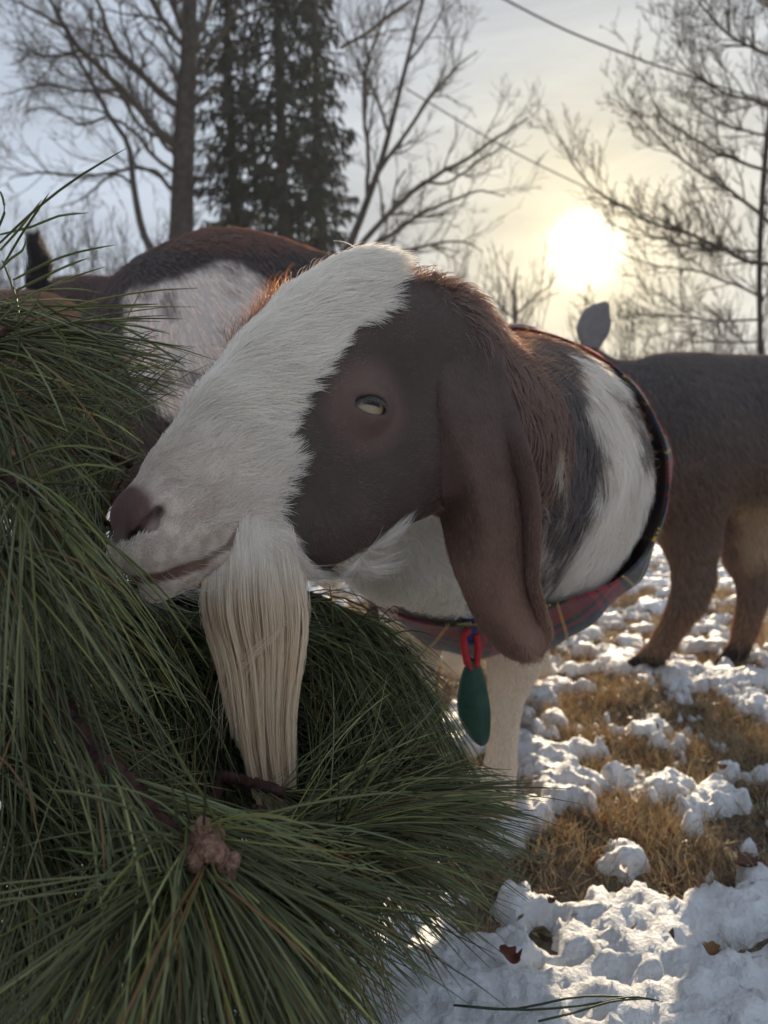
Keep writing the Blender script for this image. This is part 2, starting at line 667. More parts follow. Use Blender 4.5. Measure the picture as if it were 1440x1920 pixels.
gl = lambda px, py, d: at(px, py, d)
leg(fld, [(gl(1015, 1060, 1.02), .066), (gl(975, 1190, 1.02), .040), (gl(962, 1245, 1.02), .034), (gl(948, 1310, 1.02), .023), (gl(938, 1440, 1.02), .020), (gl(930, 1500, 1.01), .024), (gl(920, 1532, 1.0), .026)])
xl = N3[0] - .10
leg(fld, [(np.array([xl, 1.04, .34]), .065), (np.array([xl - .01, 1.03, .22]), .036), (np.array([xl - .01, 1.05, .09]), .024), (np.array([xl - .015, 1.03, .03]), .027)])
for sx in (-.09, .10):
    b = BE + np.array([sx, 0, 0])
    leg(fld, [(b + [0, -.02, -.10], .09), (np.array([b[0], 1.62, .33]), .055), (np.array([b[0], 1.80, .24]), .034), (np.array([b[0], 1.74, .07]), .024), (np.array([b[0], 1.70, .03]), .027)])
GV, GQ = fld.nets(2)
GNv = vnormals(GV, GQ)
del fld.f

WHITE = [(640, 440), (735, 530), (712, 575), (655, 625), (603, 685), (566, 745), (540, 790), (532, 832), (552, 862), (532, 895), (514, 940), (535, 985), (553, 1030), (570, 1088),
         (700, 1024), (765, 1000), (822, 962), (836, 1000), (880, 1120), (905, 1200), (700, 1260), (300, 1400), (0, 1400), (0, 400)]
CHEST = [(1062, 668), (1125, 700), (1178, 780), (1206, 880), (1208, 990), (1180, 1085), (1120, 1150), (1030, 1160), (1008, 1120), (1062, 1068), (1112, 985), (1136, 905), (1132, 835), (1095, 765)]
C_WHITE = np.array([.76, .635, .505])
C_BROWN = np.array([.082, .059, .051])
C_BROWN2 = np.array([.088, .057, .046])
C_BLACK = np.array([.055, .048, .047])
C_CREAM = np.array([.70, .55, .40])
C_NOSE = np.array([.165, .098, .088])


def goat_color(P, fuzz=9.0):
    P = np.asarray(P, float)
    L = loc(P)
    px, py, d = topix(P)
    head = (L[:, 0] > -.13) & (d < .64)
    M = P.copy()
    flip = head & (L[:, 1] < 0)
    M[flip] = HO + np.stack([L[flip, 0], -L[flip, 1], L[flip, 2]], 1) @ HM
    qx, qy, _ = topix(M)
    nz = (fbm(P * 160, 3) - .5) * 2 * fuzz + (fbm(P * 40 + 5, 2) - .5) * 2 * fuzz
    sw = in_poly(qx, qy, WHITE) + nz
    w = smooth01(.5 - sw / 6.0)
    w = np.where(head, w, smooth01(.5 - (in_poly(px, py, WHITE) + nz) / 10))
    w = np.maximum(w, smooth01((-.100 - L[:, 2]) / .012) * (d < .80) * (px < 880) * (~head))
    wc = smooth01(.5 - (in_poly(px, py, CHEST) + nz * 1.6) / 22) * (d > .66) * (.62 + .5 * fbm(np.stack([px / 16, py / 150, d * 3], 1), 3))
    streak = smooth01((fbm(np.stack([px / 14, py / 160, d * 0], 1), 3) - .47) * 7) * smooth01((px - 985) / 40) * smooth01((1075 - px) / 40) * smooth01((py - 800) / 80) * smooth01((1080 - py) / 60) * (d > .66)
    low = smooth01((.285 - P[:, 2]) / .03) * (d > .85)
    br = lerp(C_BROWN, C_BROWN2, smooth01((L[:, 2] * -1 - .02) / .10)[:, None] * .7 + .15)
    blk = smooth01((px - 975) / 60) * (d > .68)
    br = lerp(br, C_BLACK, np.clip(blk, 0, 1)[:, None])
    br = br * (.85 + .3 * fbm(P * 60, 2))[:, None]
    # paler ring round the eye
    ed = np.linalg.norm(np.where(flip[:, None], M, P) - EYE_C, axis=1)
    br = lerp(br, np.array([.185, .115, .095]), (smooth01((.040 - ed) / .014) * .55)[:, None])
    br = lerp(br, np.array([.04, .03, .028]), smooth01((.0205 - ed) / .002)[:, None])
    wh = C_WHITE * (.93 + .12 * fbm(P * 30 + 3, 2))[:, None]
    mz = smooth01((L[:, 0] - .055) / .09) * (.38 + .6 * smooth01((fbm(P * 150, 3) - .42) * 5)) * head
    wh = lerp(wh, np.array([.41, .305, .265]), np.clip(mz, 0, 1)[:, None] * .8)
    c = lerp(br, wh, np.clip(np.maximum(np.maximum(w, wc), streak * .55), 0, 1)[:, None])
    c = lerp(c, C_CREAM, low[:, None])
    under = smooth01((-.045 - L[:, 2]) / .01) * smooth01((-.002 - L[:, 1]) / .004) * head
    c = lerp(c, C_WHITE, under[:, None])
    # bare nose skin
    nd = np.stack([(L[:, 0] - .159) / .0225, np.abs(L[:, 1]) / .030, (L[:, 2] - .0490) / .0140], 1)
    nose = smooth01((1.12 - np.linalg.norm(nd, axis=1)) / .22) * head
    c = lerp(c, C_NOSE, nose[:, None])
    # lips
    lipd = np.min([seg2(L, (p[0], p[1], p[2] - .0012), (q[0], q[1], q[2] - .0012)) for p, q in zip(MOUTH[:3], MOUTH[1:4])], 0)
    lip = smooth01((.0050 - lipd) / .0024) * head
    c = lerp(c, np.array([.15, .070, .052]), (lip * .9)[:, None])
    lip2 = smooth01((.0030 - np.minimum(seg2(L, MOUTH[3], MOUTH[4]), seg2(L, MOUTH[4], (.121, .031, -.0015)))) / .0016) * head
    c = lerp(c, np.array([.17, .10, .08]), (lip2 * .8)[:, None])
    slit = np.minimum(segd(L, (.146, .0250, .0415), (.156, .0215, .0385)), segd(L, (.156, .0215, .0385), (.167, .0125, .038)))
    c = lerp(c, np.array([.03, .018, .018]), (smooth01((.0046 - slit) / .0025) * head)[:, None])
    return c, nose, lip


def seg2(L, a, b):
    return segd(L * np.array([1, 0, 1.0]), (a[0], 0, a[2]), (b[0], 0, b[2]))


def segd(L, a, b):
    L = np.stack([L[:, 0], np.abs(L[:, 1]), L[:, 2]], 1)
    a = np.array(a); b = np.array(b); e = b - a
    t = np.clip((L - a) @ e / (e @ e), 0, 1)
    return np.linalg.norm(L - a - t[:, None] * e, axis=1)


goat = empty('goat', (N3[0], 1.35, 0))
tag(goat, 'brown and white goat with lop ears and a long cream beard in a tartan coat', 'goat')
MAT_SKIN = pmat('goat_hide', (1, 1, 1), .75, .25, .12, 220, attr=True, bump=.0006, bscale=700)
gc, gnose, glip = goat_color(GV)
body = mesh_np('body', GV, GQ, MAT_SKIN, col=gc)
adopt(goat, body)
from mathutils.bvhtree import BVHTree
BVH = BVHTree.FromPolygons([tuple(v) for v in GV], [tuple(q) for q in GQ])


def ray_depth(px, py, default=None):
    o = CAMP; r = at(px, py, 1.0) - CAMP
    h = BVH.ray_cast(Vector(o), Vector(norm(r)))
    if h[0] is None:
        return default
    return float((np.array(h[0]) - CAMP) @ VD)


def bvh_outside(P, bvh=None):
    return P


# eyes
def eye_material():
    m, n, l = mat_new('goat_eye')
    out = N(n, 'ShaderNodeOutputMaterial')
    b = N(n, 'ShaderNodeBsdfPrincipled', Roughness=0.3)
    b.inputs['Coat Weight'].default_value = 0.35
    b.inputs['Coat Roughness'].default_value = 0.12
    a = N(n, 'ShaderNodeAttribute', attribute_name='col')
    t = N(n, 'ShaderNodeTexCoord')
    no = N(n, 'ShaderNodeTexNoise', Scale=900.0, Detail=4.0)
    l.new(t.outputs['Object'], no.inputs['Vector'])
    mr = N(n, 'ShaderNodeMapRange'); mr.inputs['To Min'].default_value = .75; mr.inputs['To Max'].default_value = 1.2
    l.new(no.outputs['Fac'], mr.inputs['Value'])
    sc_ = N(n, 'ShaderNodeVectorMath', operation='SCALE')
    l.new(a.outputs['Color'], sc_.inputs[0]); l.new(mr.outputs[0], sc_.inputs['Scale'])
    l.new(sc_.outputs[0], b.inputs['Base Color'])
    l.new(b.outputs[0], out.inputs['Surface'])
    return m


def uv_sphere(c, r, M, nu=64, nv=48):
    th = np.linspace(0, math.pi, nv); ph = np.arange(nu) * 2 * math.pi / nu
    X = np.stack([np.outer(np.sin(th), np.cos(ph)), np.outer(np.sin(th), np.sin(ph)), np.outer(np.cos(th), np.ones(nu))], -1)
    i = np.arange(nv * nu).reshape(nv, nu); j = np.roll(i, -1, 1)
    q = np.stack([i[:-1], i[1:], j[1:], j[:-1]], -1).reshape(-1, 4)
    Lc = X.reshape(-1, 3)
    return Lc, np.asarray(c) + (Lc * r) @ M, q


MAT_EYE = eye_material()
for sgn in (1, -1):
    M_ = EM if sgn > 0 else mm(EM)
    c_ = wld(0, .0435 * sgn, 0) + M_[2] * .0012
    Lc, V, q = uv_sphere(c_, .0166, M_, 128, 96)
    x, y = Lc[:, 0], Lc[:, 1]
    front = Lc[:, 2] > 0
    pup = smooth01((.43 - np.abs(x)) / .08) * smooth01((.13 - np.abs(y - .02)) / .05) * front
    iris = smooth01((.82 - np.hypot(x, y)) / .06) * front
    fib = .8 + .4 * fbm(np.stack([np.arctan2(y, x) * 9, np.hypot(x, y) * 2, x * 0], 1), 2)
    cc = lerp(np.array([.20, .15, .13]), np.array([.38, .30, .185]) * fib[:, None], iris[:, None])
    cc = lerp(cc, np.array([.012, .012, .016]), pup[:, None])
    e = mesh_np('eye', V, q, MAT_EYE, col=cc)
    adopt(goat, e)

# ears: a folded, hanging sheet with real thickness
EAR_L = [(790, 588), (795, 680), (802, 790), (812, 890), (826, 970), (848, 1055), (876, 1128), (908, 1186), (946, 1226), (984, 1238)]
EAR_R = [(888, 590), (934, 655), (958, 745), (992, 840), (1012, 925), (1015, 1010), (1012, 1085), (1026, 1145), (1035, 1190), (1014, 1230)]


def ear_sheet(ns=90, nt=46):
    Lx = spline([(a, b, 0) for a, b in EAR_L], ns); Rx = spline([(a, b, 0) for a, b in EAR_R], ns)
    s = np.linspace(0, 1, ns)
    base = .548 + .030 * s
    V = np.zeros((ns, nt, 3))
    t = np.linspace(0, 1, nt)
    for i in range(ns):
        top = max(0, 1 - s[i] / .45)
        for j in range(nt):
            tt = t[j]
            p = lerp(Lx[i], Rx[i], tt)
            bul = .016 * math.sin(min(tt / .80, 1) * math.pi) ** .8 if tt < .8 else 0
            rim = .016 * smooth01((tt - .80) / .2) * smooth01((s[i] - .22) / .15) * smooth01((.93 - s[i]) / .2)
            val = -.010 * math.exp(-((tt - .80) / .05) ** 2) * smooth01((s[i] - .25) / .15) * smooth01((.85 - s[i]) / .15)
            tip = .010 * smooth01((s[i] - .75) / .25) * math.sin(math.pi * tt)
            cup = .006 * math.sin(s[i] * 7.0 + tt * 3) * .4
            d = base[i] - bul - rim - val - tip - cup + .012 * (1 - min(tt / .1, 1)) * .6
            if s[i] < .62:
                hit = ray_depth(p[0], p[1])
                if hit is not None:
                    d = min(d, hit - .005)
                    hug = smooth01((.62 - s[i]) / .25) * (1 - smooth01(tt / .42))      # front edge lies on the cheek
                    hug = max(hug, 1 - smooth01(s[i] / .40))                            # root grows out of the skull
                    d = lerp(d, hit + .004 + .010 * (1 - smooth01(s[i] / .45)) - .010 * smooth01(s[i] / .45) * smooth01(tt / .3), hug)
            V[i, j] = at(p[0], p[1], d)
    return V


EV = ear_sheet()
for _ in range(7):
    E2 = EV.copy()
    E2[1:-1, 1:-1] = .5 * EV[1:-1, 1:-1] + .125 * (EV[:-2, 1:-1] + EV[2:, 1:-1] + EV[1:-1, :-2] + EV[1:-1, 2:])
    EV = E2
ens, ent = EV.shape[:2]


def thick_sheet(Vg, th):
    ns, nt = Vg.shape[:2]
    du = np.gradient(Vg, axis=0); dv = np.gradient(Vg, axis=1)
    n_ = norm(np.cross(du, dv))
    s = np.linspace(0, 1, ns)[:, None]; t = np.linspace(0, 1, nt)[None]
    edge = np.clip(np.minimum(np.minimum(t, 1 - t) * 12, np.minimum(s * 40 + .3, (1 - s) * 12)), .12, 1) ** .5
    A = Vg + n_ * (th / 2 * edge)[..., None]; B = Vg - n_ * (th / 2 * edge)[..., None]
    V = np.concatenate([A.reshape(-1, 3), B.reshape(-1, 3)])
    i = np.arange(ns * nt).reshape(ns, nt)
    qa = np.stack([i[:-1, :-1], i[1:, :-1], i[1:, 1:], i[:-1, 1:]], -1).reshape(-1, 4)
    qb = qa[:, ::-1] + ns * nt
    rim = np.concatenate([i[:, 0], i[-1, 1:], i[::-1, -1][1:], i[0, ::-1][1:-1]])
    r2 = np.roll(rim, -1)
    qr = np.stack([rim, rim + ns * nt, r2 + ns * nt, r2], 1)
    return V, np.vstack([qa, qb, qr]), n_


def ear_color(P, m=1.0):
    L = loc(P)
    f = smooth01((P[:, 2] - .30) / .24)
    c = lerp(np.array([.215, .118, .084]), np.array([.092, .065, .055]), f[:, None])
    return c * (.82 + .36 * fbm(P * 45 + 9, 3))[:, None]


MAT_EAR = pmat('ear_hide', (1, 1, 1), .8, .2, .22, 60, attr=True, bump=.0011, bscale=210)
EVt, EQ, EN = thick_sheet(EV, .0045)
ear1 = mesh_np('ear', EVt, EQ, MAT_EAR, col=ear_color(EVt))
Lm = loc(EVt); Lm[:, 1] *= -1
root_ = Lm[:92 // 2].mean(0)                          # the far ear hangs behind the head, foreshortened against the neck
Lm = root_ + (Lm - root_) * .55
Lm[:, 0] -= .02; Lm[:, 1] += .012
EVm = HO + Lm @ HM
ear2 = mesh_np('ear', EVm, EQ[:, ::-1], MAT_EAR, col=ear_color(EVm))
adopt(goat, ear1, ear2)

# ---- fur
MAT_FUR = hmat('fur', .38, .42, .30)
MAT_FUR_DARK = hmat('dark_fur', .22, .40, .30, (1.5, 1.05, .7))


def grow(P, Nn, flow, length, lift, k=5, curl=.0, jitter=.25):
    n = len(P)
    T = flow - (flow * Nn).sum(1, keepdims=True) * Nn
    T = norm(T + jitter * rng.normal(size=T.shape) * .35)
    T = norm(T - (T * Nn).sum(1, keepdims=True) * Nn)
    s = np.linspace(0, 1, k)[None, :, None]
    L = np.asarray(length).reshape(-1, 1, 1)
    lf = np.asarray(lift).reshape(-1, 1, 1)
    out = P[:, None] - Nn[:, None] * .0006 + T[:, None] * L * s + Nn[:, None] * L * lf * (1.3 * s - .75 * s ** 2)
    if curl:
        side = norm(np.cross(T, Nn))
        ph = rng.random(n)[:, None, None] * 6.28
        out = out + side[:, None] * L * curl * np.sin(s * 3.5 + ph) * s
    return out


def rad(n, k, r0, r1=.15):
    s = np.linspace(0, 1, k)
    return r0[:, None] * (1 - (1 - r1) * s[None] ** 1.6)


def noisevec(P, f, o=0):
    return np.stack([fbm(P * f + o + 31 * i, 2) - .5 for i in range(3)], 1)


view = norm(CAMP - GV)
facing = (GNv * view).sum(1)
GL = loc(GV)
headm = smooth01((GL[:, 0] + .15) / .05) * smooth01((.70 - GV[:, 1]) / .04)
vis = np.where(facing > -.25, 1.0, .22)
px_, py_, d_ = topix(GV)
inside_coat = smooth01((GV[:, 1] - 1.03) / .04)
legm = (GV[:, 2] < .26)
lipline = np.min([seg2(GL, p, q) for p, q in zip(MOUTH[:-1], MOUTH[1:])], 0)
furless = np.clip(gnose + glip + smooth01((.0062 - lipline) / .002) * smooth01((GL[:, 0] - .124) / .006), 0, 1)
eyed = np.linalg.norm(np.stack([GL[:, 0], np.abs(GL[:, 1]), GL[:, 2]], 1) - np.array(loc(EYE_C + e3 * .014)), axis=1)
eyeless = smooth01((eyed - .0135) / .003)

# head
dens = headm * vis * (1 - furless) * eyeless
nh = 125000
P, Nn = scatter(GV, GQ, GNv, dens, nh)
L = loc(P)
c, _, _ = goat_color(P, 11)
lum = c.mean(1)
u, v, w = L.T
sg = np.sign(v)
tb = smooth01((w - .035) / .03)
flow = -HA[None] * 1.0 + HL[None] * (sg * (.30 + .75 * tb * smooth01(np.abs(v) / .012)))[:, None] - np.array([0, 0, 1.0]) * ((.35 * (1 - tb) + .2) * (1 - .9 * smooth01((u - .105) / .03)))[:, None]
crest = smooth01((-.040 - u) / .04) * smooth01((w - .03) / .03)
flow = flow + (HN * .55 - HA * .4)[None] * crest[:, None]
chin = smooth01((u - .03) / .05) * smooth01((-.0 - w) / .03)
flow = flow + np.array([0, 0, -1.2]) * chin[:, None]
flow = flow + 1.3 * noisevec(P, 55) + .8 * noisevec(P, 180, 7)
isw = smooth01((lum - .2) / .25)
ln = lerp(.0065, .0135, isw) * (1 - .45 * smooth01((u - .07) / .05)) * (1 - .45 * smooth01((u - .125) / .02)) + .014 * crest * isw + .022 * chin * isw * smooth01((.15 - u) / .04)
ln = ln * rng.uniform(.7, 1.25, nh)
throat = smooth01((-.06 - w) / .03) * isw
ln = ln + .016 * throat
ed = np.linalg.norm(np.stack([u, np.abs(v), w], 1) - np.array(loc(EYE_C + e3 * .014)), axis=1)
ln = ln * (.35 + .65 * smooth01((ed - .014) / .02))
lpd = np.min([seg2(L, p, q) for p, q in zip(MOUTH[:-1], MOUTH[1:])], 0)
ln = ln * (.28 + .72 * smooth01((lpd - .005) / .014))
lift = rng.uniform(.06, .30, nh) * (.55 + .45 * isw) + .24 * crest * isw + .08 * isw
S = grow(P, Nn, flow, ln, lift, 5, .05)
jit = np.where(isw > .5, np.where(rng.random(nh) < .14, rng.uniform(.45, .8, nh), rng.uniform(.86, 1.12, nh)), rng.uniform(.90, 1.12, nh))
cj = c * jit[:, None]
dk = isw < .4
hair('fur', S[~dk], rad(0, 5, np.full((~dk).sum(), .00021)), np.clip(cj[~dk], 0, .9), MAT_FUR, None).parent = body
hair('dark_fur', S[dk], rad(0, 5, np.full(dk.sum(), .00017)), np.clip(cj[dk], 0, .9), MAT_FUR_DARK, None, .55).parent = body

# neck, chest and legs
dens = (1 - headm) * vis * (1 - inside_coat) * np.where(legm & (GV[:, 1] > 1.2), .15, 1)
nb = 95000
P, Nn = scatter(GV, GQ, GNv, dens, nb)
c, _, _ = goat_color(P, 16)
px1, py1, d1 = topix(P)
down = np.array([0, 0, -1.0])
flow = down[None] + .35 * norm(P - N3) + np.array([0, .25, 0]) + 1.5 * noisevec(P, 16) + 1.0 * noisevec(P, 50, 3)
onleg = P[:, 2] < .27
neck = smooth01((.86 - d1) / .14)
ln = np.where(onleg, .016, lerp(.040, .018, neck)) * rng.uniform(.6, 1.3, nb)
ln = ln + np.where((~onleg) & (c.mean(1) > .4), .014, 0) * smooth01((1160 - px1) / 40)
edge_ = smooth01((P[:, 1] - .80) / .06)
ln = ln * (1 - .62 * edge_)
lift = np.where(onleg, .30, rng.uniform(.14, .38, nb) * (1 - .5 * edge_))
crestn = smooth01((640 - py1) / 40)
ln = ln + .0 * crestn
lift = lift + .5 * crestn
S = grow(P, Nn, flow, ln, lift, 6, .06)
cj = c * rng.uniform(.78, 1.18, nb)[:, None]
dk = c.mean(1) < .22
hair('fur', S[~dk], rad(0, 6, np.full((~dk).sum(), .00030)), np.clip(cj[~dk], 0, .9), MAT_FUR, None).parent = body
hair('dark_fur', S[dk], rad(0, 6, np.full(dk.sum(), .00030)), np.clip(cj[dk] * 1.1, 0, .9), MAT_FUR_DARK, None).parent = body

# long guard hairs, the sun's golden rim put into their colour, along the crest, nape and back
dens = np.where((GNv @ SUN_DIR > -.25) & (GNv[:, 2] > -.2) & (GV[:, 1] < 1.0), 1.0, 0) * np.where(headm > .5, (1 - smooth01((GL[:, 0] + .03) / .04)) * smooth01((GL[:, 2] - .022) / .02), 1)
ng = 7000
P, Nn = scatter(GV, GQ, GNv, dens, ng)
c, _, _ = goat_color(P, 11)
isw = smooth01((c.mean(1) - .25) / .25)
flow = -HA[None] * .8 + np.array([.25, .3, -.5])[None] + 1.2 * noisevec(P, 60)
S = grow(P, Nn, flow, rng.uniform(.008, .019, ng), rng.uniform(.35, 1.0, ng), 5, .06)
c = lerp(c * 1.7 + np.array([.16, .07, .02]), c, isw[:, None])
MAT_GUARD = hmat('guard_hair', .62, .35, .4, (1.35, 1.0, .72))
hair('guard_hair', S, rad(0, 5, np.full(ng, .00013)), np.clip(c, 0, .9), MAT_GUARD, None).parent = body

# hair standing up on the far brow, orange backlit glow put into its colour
far = (px_ > 430) & (px_ < 535) & (py_ > 520) & (py_ < 670) & (GL[:, 1] < -.012)
if far.sum() > 10:
    nf_ = 900
    P, Nn = scatter(GV, GQ, GNv, far.astype(float), nf_)
    fl = HN * .8 - HA * .5 - HL * .2 + rng.normal(0, .45, (nf_, 3))
    S = grow(P, Nn, fl, rng.uniform(.006, .022, nf_), rng.uniform(.3, 1.3, nf_), 5, .08)
    hair('guard_hair', S, rad(0, 5, np.full(nf_, .00012)), np.array([.20, .095, .048])[None] * rng.uniform(.4, 1.5, nf_)[:, None], MAT_GUARD, None, .5).parent = body

# ear down
EQf = EQ; ENv = vnormals(EVt, EQ)
fl = np.zeros_like(EVt)
P, Nn = scatter(EVt, EQ, ENv, np.ones(len(EVt)), 70000)
flow = np.array([.12, 0, -1.0])[None] + .6 * noisevec(P, 60)
S = grow(P, Nn, flow, rng.uniform(.0035, .0075, len(P)) * (1 + 1.2 * smooth01((P[:, 2] - .545) / .05)), rng.uniform(.06, .26, len(P)), 4)
hair('ear_fur', S, rad(0, 4, np.full(len(P), .00012)), ear_color(P) * rng.uniform(.88, 1.12, len(P))[:, None], MAT_FUR_DARK, None, .42).parent = ear1

# whiskers on the lips
nw = 60
sel = (GL[:, 0] > .140) & (GL[:, 2] < .034) & (GL[:, 1] > -.005) & (gnose < .2)
P, Nn = scatter(GV, GQ, GNv, sel.astype(float), nw)
S = grow(P, Nn, -HA[None] * .6 + HL[None] * .5 - np.array([[0, 0, .6]]), rng.uniform(.010, .030, nw), rng.uniform(.5, 1.2, nw), 6, .08)
hair('whisker', S, rad(0, 6, np.full(nw, .00012)), np.full((nw, 3), .30), MAT_FUR).parent = body

# lashes over the upper lid
nl = 80
t = np.linspace(-1, 1, nl) + rng.normal(0, .02, nl)
root = EYE_C + e1 * (t * .0118)[:, None] + e2 * (.0052 - .0045 * t ** 2)[:, None] + e3 * (.0172 - .004 * t ** 2)[:, None]
tip = root + e3 * .005 + e2 * (-.0065 + .002 * rng.random(nl))[:, None] + e1 * (t * .0025)[:, None]
midp = .5 * (root + tip) + e3 * .0022
S = np.stack([root, midp, tip], 1)
lash = hair('eyelash', S, np.array([.00026, .00022, .00008]), np.full((nl, 3), .03), MAT_FUR_DARK)
lash.parent = body

# beard: long strands hanging from jaw and chin, gathered into locks
BL = spline([(368, 1088, 0), (384, 1160, 0), (412, 1250, 0), (430, 1350, 0), (446, 1440, 0), (470, 1510, 0)], 60)
BR = spline([(574, 1068, 0), (573, 1130, 0), (563, 1210, 0), (552, 1300, 0), (552, 1400, 0), (556, 1515, 0)], 60)
bd0 = topix(wld(.095, 0, -.04)[None])[2][0]


def beard_strands(n, k=12):
    a = rng.random(n)
    nl_ = 46
    lock = np.clip((a * nl_).astype(int) + rng.integers(-1, 2, n), 0, nl_ - 1)
    lockx = (np.arange(nl_) + .5) / nl_ + rng.normal(0, .012, nl_)
    lockend = 1455 + 85 * np.clip(rng.normal(.5, .35, nl_), 0, 1) + 25 * (np.arange(nl_) / nl_ > .55)
    lockend[: nl_ // 6] -= 130
    lockend += rng.normal(0, 30, nl_)
    locky = rng.uniform(-.012, .012, nl_)
    side = rng.normal(0, .5, n)                     # front to back in the lock
    P = np.zeros((n, k, 3))
    gath = np.clip(rng.normal(.34, .30, n), 0, .85)
    wob = rng.normal(0, .026, n)
    y0 = np.interp(a, [0, .3, .6, 1], [1106, 1090, 1066, 1068]) + 14 - 125 * rng.random(n) ** 1.7 * np.interp(a, [0, .25, .5, 1], [.25, .45, 1, .8])
    yend = lockend[lock] - np.abs(rng.normal(0, 62, n)) - np.where(rng.random(n) < .35, rng.uniform(30, 240, n), 0)
    for i in range(n):
        x_top = 378 + a[i] * 186 - max(0, 1040 - y0[i]) * .25
        dd = ray_depth(x_top, y0[i])
        dz = bd0 + side[i] * .012 + locky[lock[i]] * .5
        if dd is None:
            dd = dz; y0[i] = max(y0[i], 1085)
        back = side[i] > .35
        if back: dd = max(dd, dz + .008)
        s = np.linspace(0, 1, k)
        y = lerp(y0[i], yend[i], s)
        f = np.clip((y - 1088) / (1510 - 1088), 0, 1)
        al = lerp(a[i], lockx[lock[i]], smooth01(s * 1.2) * gath[i])
        al = al + (.042 * np.sin(s * 3.6 + lock[i] * 1.7) + wob[i] * np.sin(s * 6 + i)) * s
        fi = f * 59
        lx = np.interp(fi, np.arange(60), BL[:, 0]); rx = np.interp(fi, np.arange(60), BR[:, 0])
        x = lerp(lx, rx, al)
        xt = lerp(x_top, x, smooth01(s * 3.0))
        d = lerp(dd - .0015, dz - .010 * math.cos((a[i] - .5) * 2.6) * (.6 + .4 * side[i]), smooth01(s * 2.2))
        for j in range(k):
            P[i, j] = at(xt[j], y[j], d[j])
    return P


nbd = 9500
S = beard_strands(nbd)
# one loose lock that sweeps across to the left
ns_ = 14
sw_ = np.zeros((ns_, 12, 3))
for i in range(ns_):
    o = rng.normal(0, 1, 3)
    pts = [(548 + 9 * o[0], 1120 + 14 * o[1], bd0 - .014), (520 + 5 * o[0], 1185 + 5 * o[1], bd0 - .020), (470 + 6 * o[0], 1235 + 4 * o[1], bd0 - .021), (435 + 14 * o[0], 1290 + 9 * o[1], bd0 - .018), (410 + 22 * o[2], 1345 + 42 * abs(o[1]), bd0 - .014)]
    q = spline(pts, 12)
    sw_[i] = [at(*x) for x in q]
S = np.concatenate([S, sw_])
yy_ = topix(S.reshape(-1, 3))[1].reshape(len(S), -1)
ty = smooth01((yy_ - 1020) / 190)[..., None]
cb = lerp(C_WHITE * np.array([.97, .93, .90]), np.array([.66, .42, .255]), ty) * rng.uniform(.72, 1.12, len(S))[:, None, None]

core = []
th = np.linspace(0, 2 * math.pi, 20, endpoint=False)
for yy in np.linspace(1082, 1420, 16):
    f = np.clip((yy - 1088) / (1510 - 1088), 0, 1) * 59
    lx, rx = np.interp(f, range(60), BL[:, 0]), np.interp(f, range(60), BR[:, 0])
    cx, hw = (lx + rx) / 2, (rx - lx) / 2 * .80 * (1 - .55 * smooth01((yy - 1250) / 200))
    dp = .008 * (1 - .7 * smooth01((yy - 1150) / 300))
    core.append([at(cx + hw * math.cos(q), yy, bd0 + .010 + dp * math.sin(q)) for q in th])
core = np.array(core)
i = np.arange(core.shape[0] * 20).reshape(-1, 20); j = np.roll(i, -1, 1)
bq = np.stack([i[:-1], i[1:], j[1:], j[:-1]], -1).reshape(-1, 4)
MAT_BEARD = pmat('beard', (.74, .53, .35), .7, .2, .2, 90, bump=.001, bscale=260)
beard = mesh_np('beard', core.reshape(-1, 3), [bq, np.arange(20)[None] + 15 * 20], MAT_BEARD)
rb = rad(0, 12, np.full(len(S), .00024), .25); rb[:, 0] *= .35; rb[:, 1] *= .8
hair('beard_hair', S, rb, np.clip(cb, 0, .92), hmat('beard_hair', .30, .55, .12), None, .9).parent = beard
adopt(goat, beard)
# ------------------------------------------------------------------ ground, snow, dry grass
def prog(lo, hi, step, growf, far):
    """axis: even steps lo..hi, then growing steps out to -far and far"""
    mid = list(np.arange(lo, hi, step)); s = step; x = mid[-1]
    while x < far:
        s *= growf; x += s; mid.append(x)
    s = step; x = lo; pre = []
    while x > -far:
        s *= growf; x -= s; pre.append(x)
    return np.array(pre[::-1] + mid)


def ground_h(x, y):
    r = np.hypot(x, y)
    z = np.zeros_like(x)
    P = np.stack([x, y, np.zeros_like(x)], -1)
    near = np.clip(1.0 - (r - 4) / 20, 0, 1)
    z = z + (fbm(P * 5, 4) - .5) * .050 * near + (fbm(P * 22 + 40, 3) - .5) * .022 * np.clip(1 - (r - 2.5) / 3, 0, 1)
    z = z + (fbm(P * .05 + 3, 3) - .5) * 3.0 * np.clip((r - 25) / 100, 0, 1)
    return z - .012


def snow_t(x, y):
    """snow depth before clipping: >0 is covered"""
    P = np.stack([x, y, np.zeros_like(x)], -1)
    b = fbm(P * 8.0 + 11, 4, .6) - .5
    c = fbm(P * 21 + 23, 4, .6) - .5
    r = np.hypot(x - .1, y)
    bias = np.interp(r, [.0, .62, .82, 1.05, 1.35, 1.9, 2.6, 4.0, 9, 30], [.17, .14, .04, .00, -.015, -.055, -.05, -.02, .02, .10])
    left = np.clip((.20 - x) / .25, 0, 1) * np.clip((1.15 - y) / .3, 0, 1) * .12
    # bare strip of litter running through the near snow on the right, and a bare lip at the front
    strip = .22 * np.exp(-(((y - .80) - .55 * (x - .52)) / .045) ** 2) * np.clip((x - .28) / .1, 0, 1)
    return b * .60 + c * .50 + bias + left - strip


def snow_lumps(x, y):
    P = np.stack([x, y, np.zeros_like(x)], -1)
    l1 = np.abs(fbm(P * 24 + 70, 2) - .5) * 2
    l2 = np.abs(fbm(P * 62 + 90, 3) - .5) * 2
    return .011 * (1 - l1) ** 2 + .009 * (1 - l2) ** 2 + (fbm(P * 110, 3) - .5) * .006


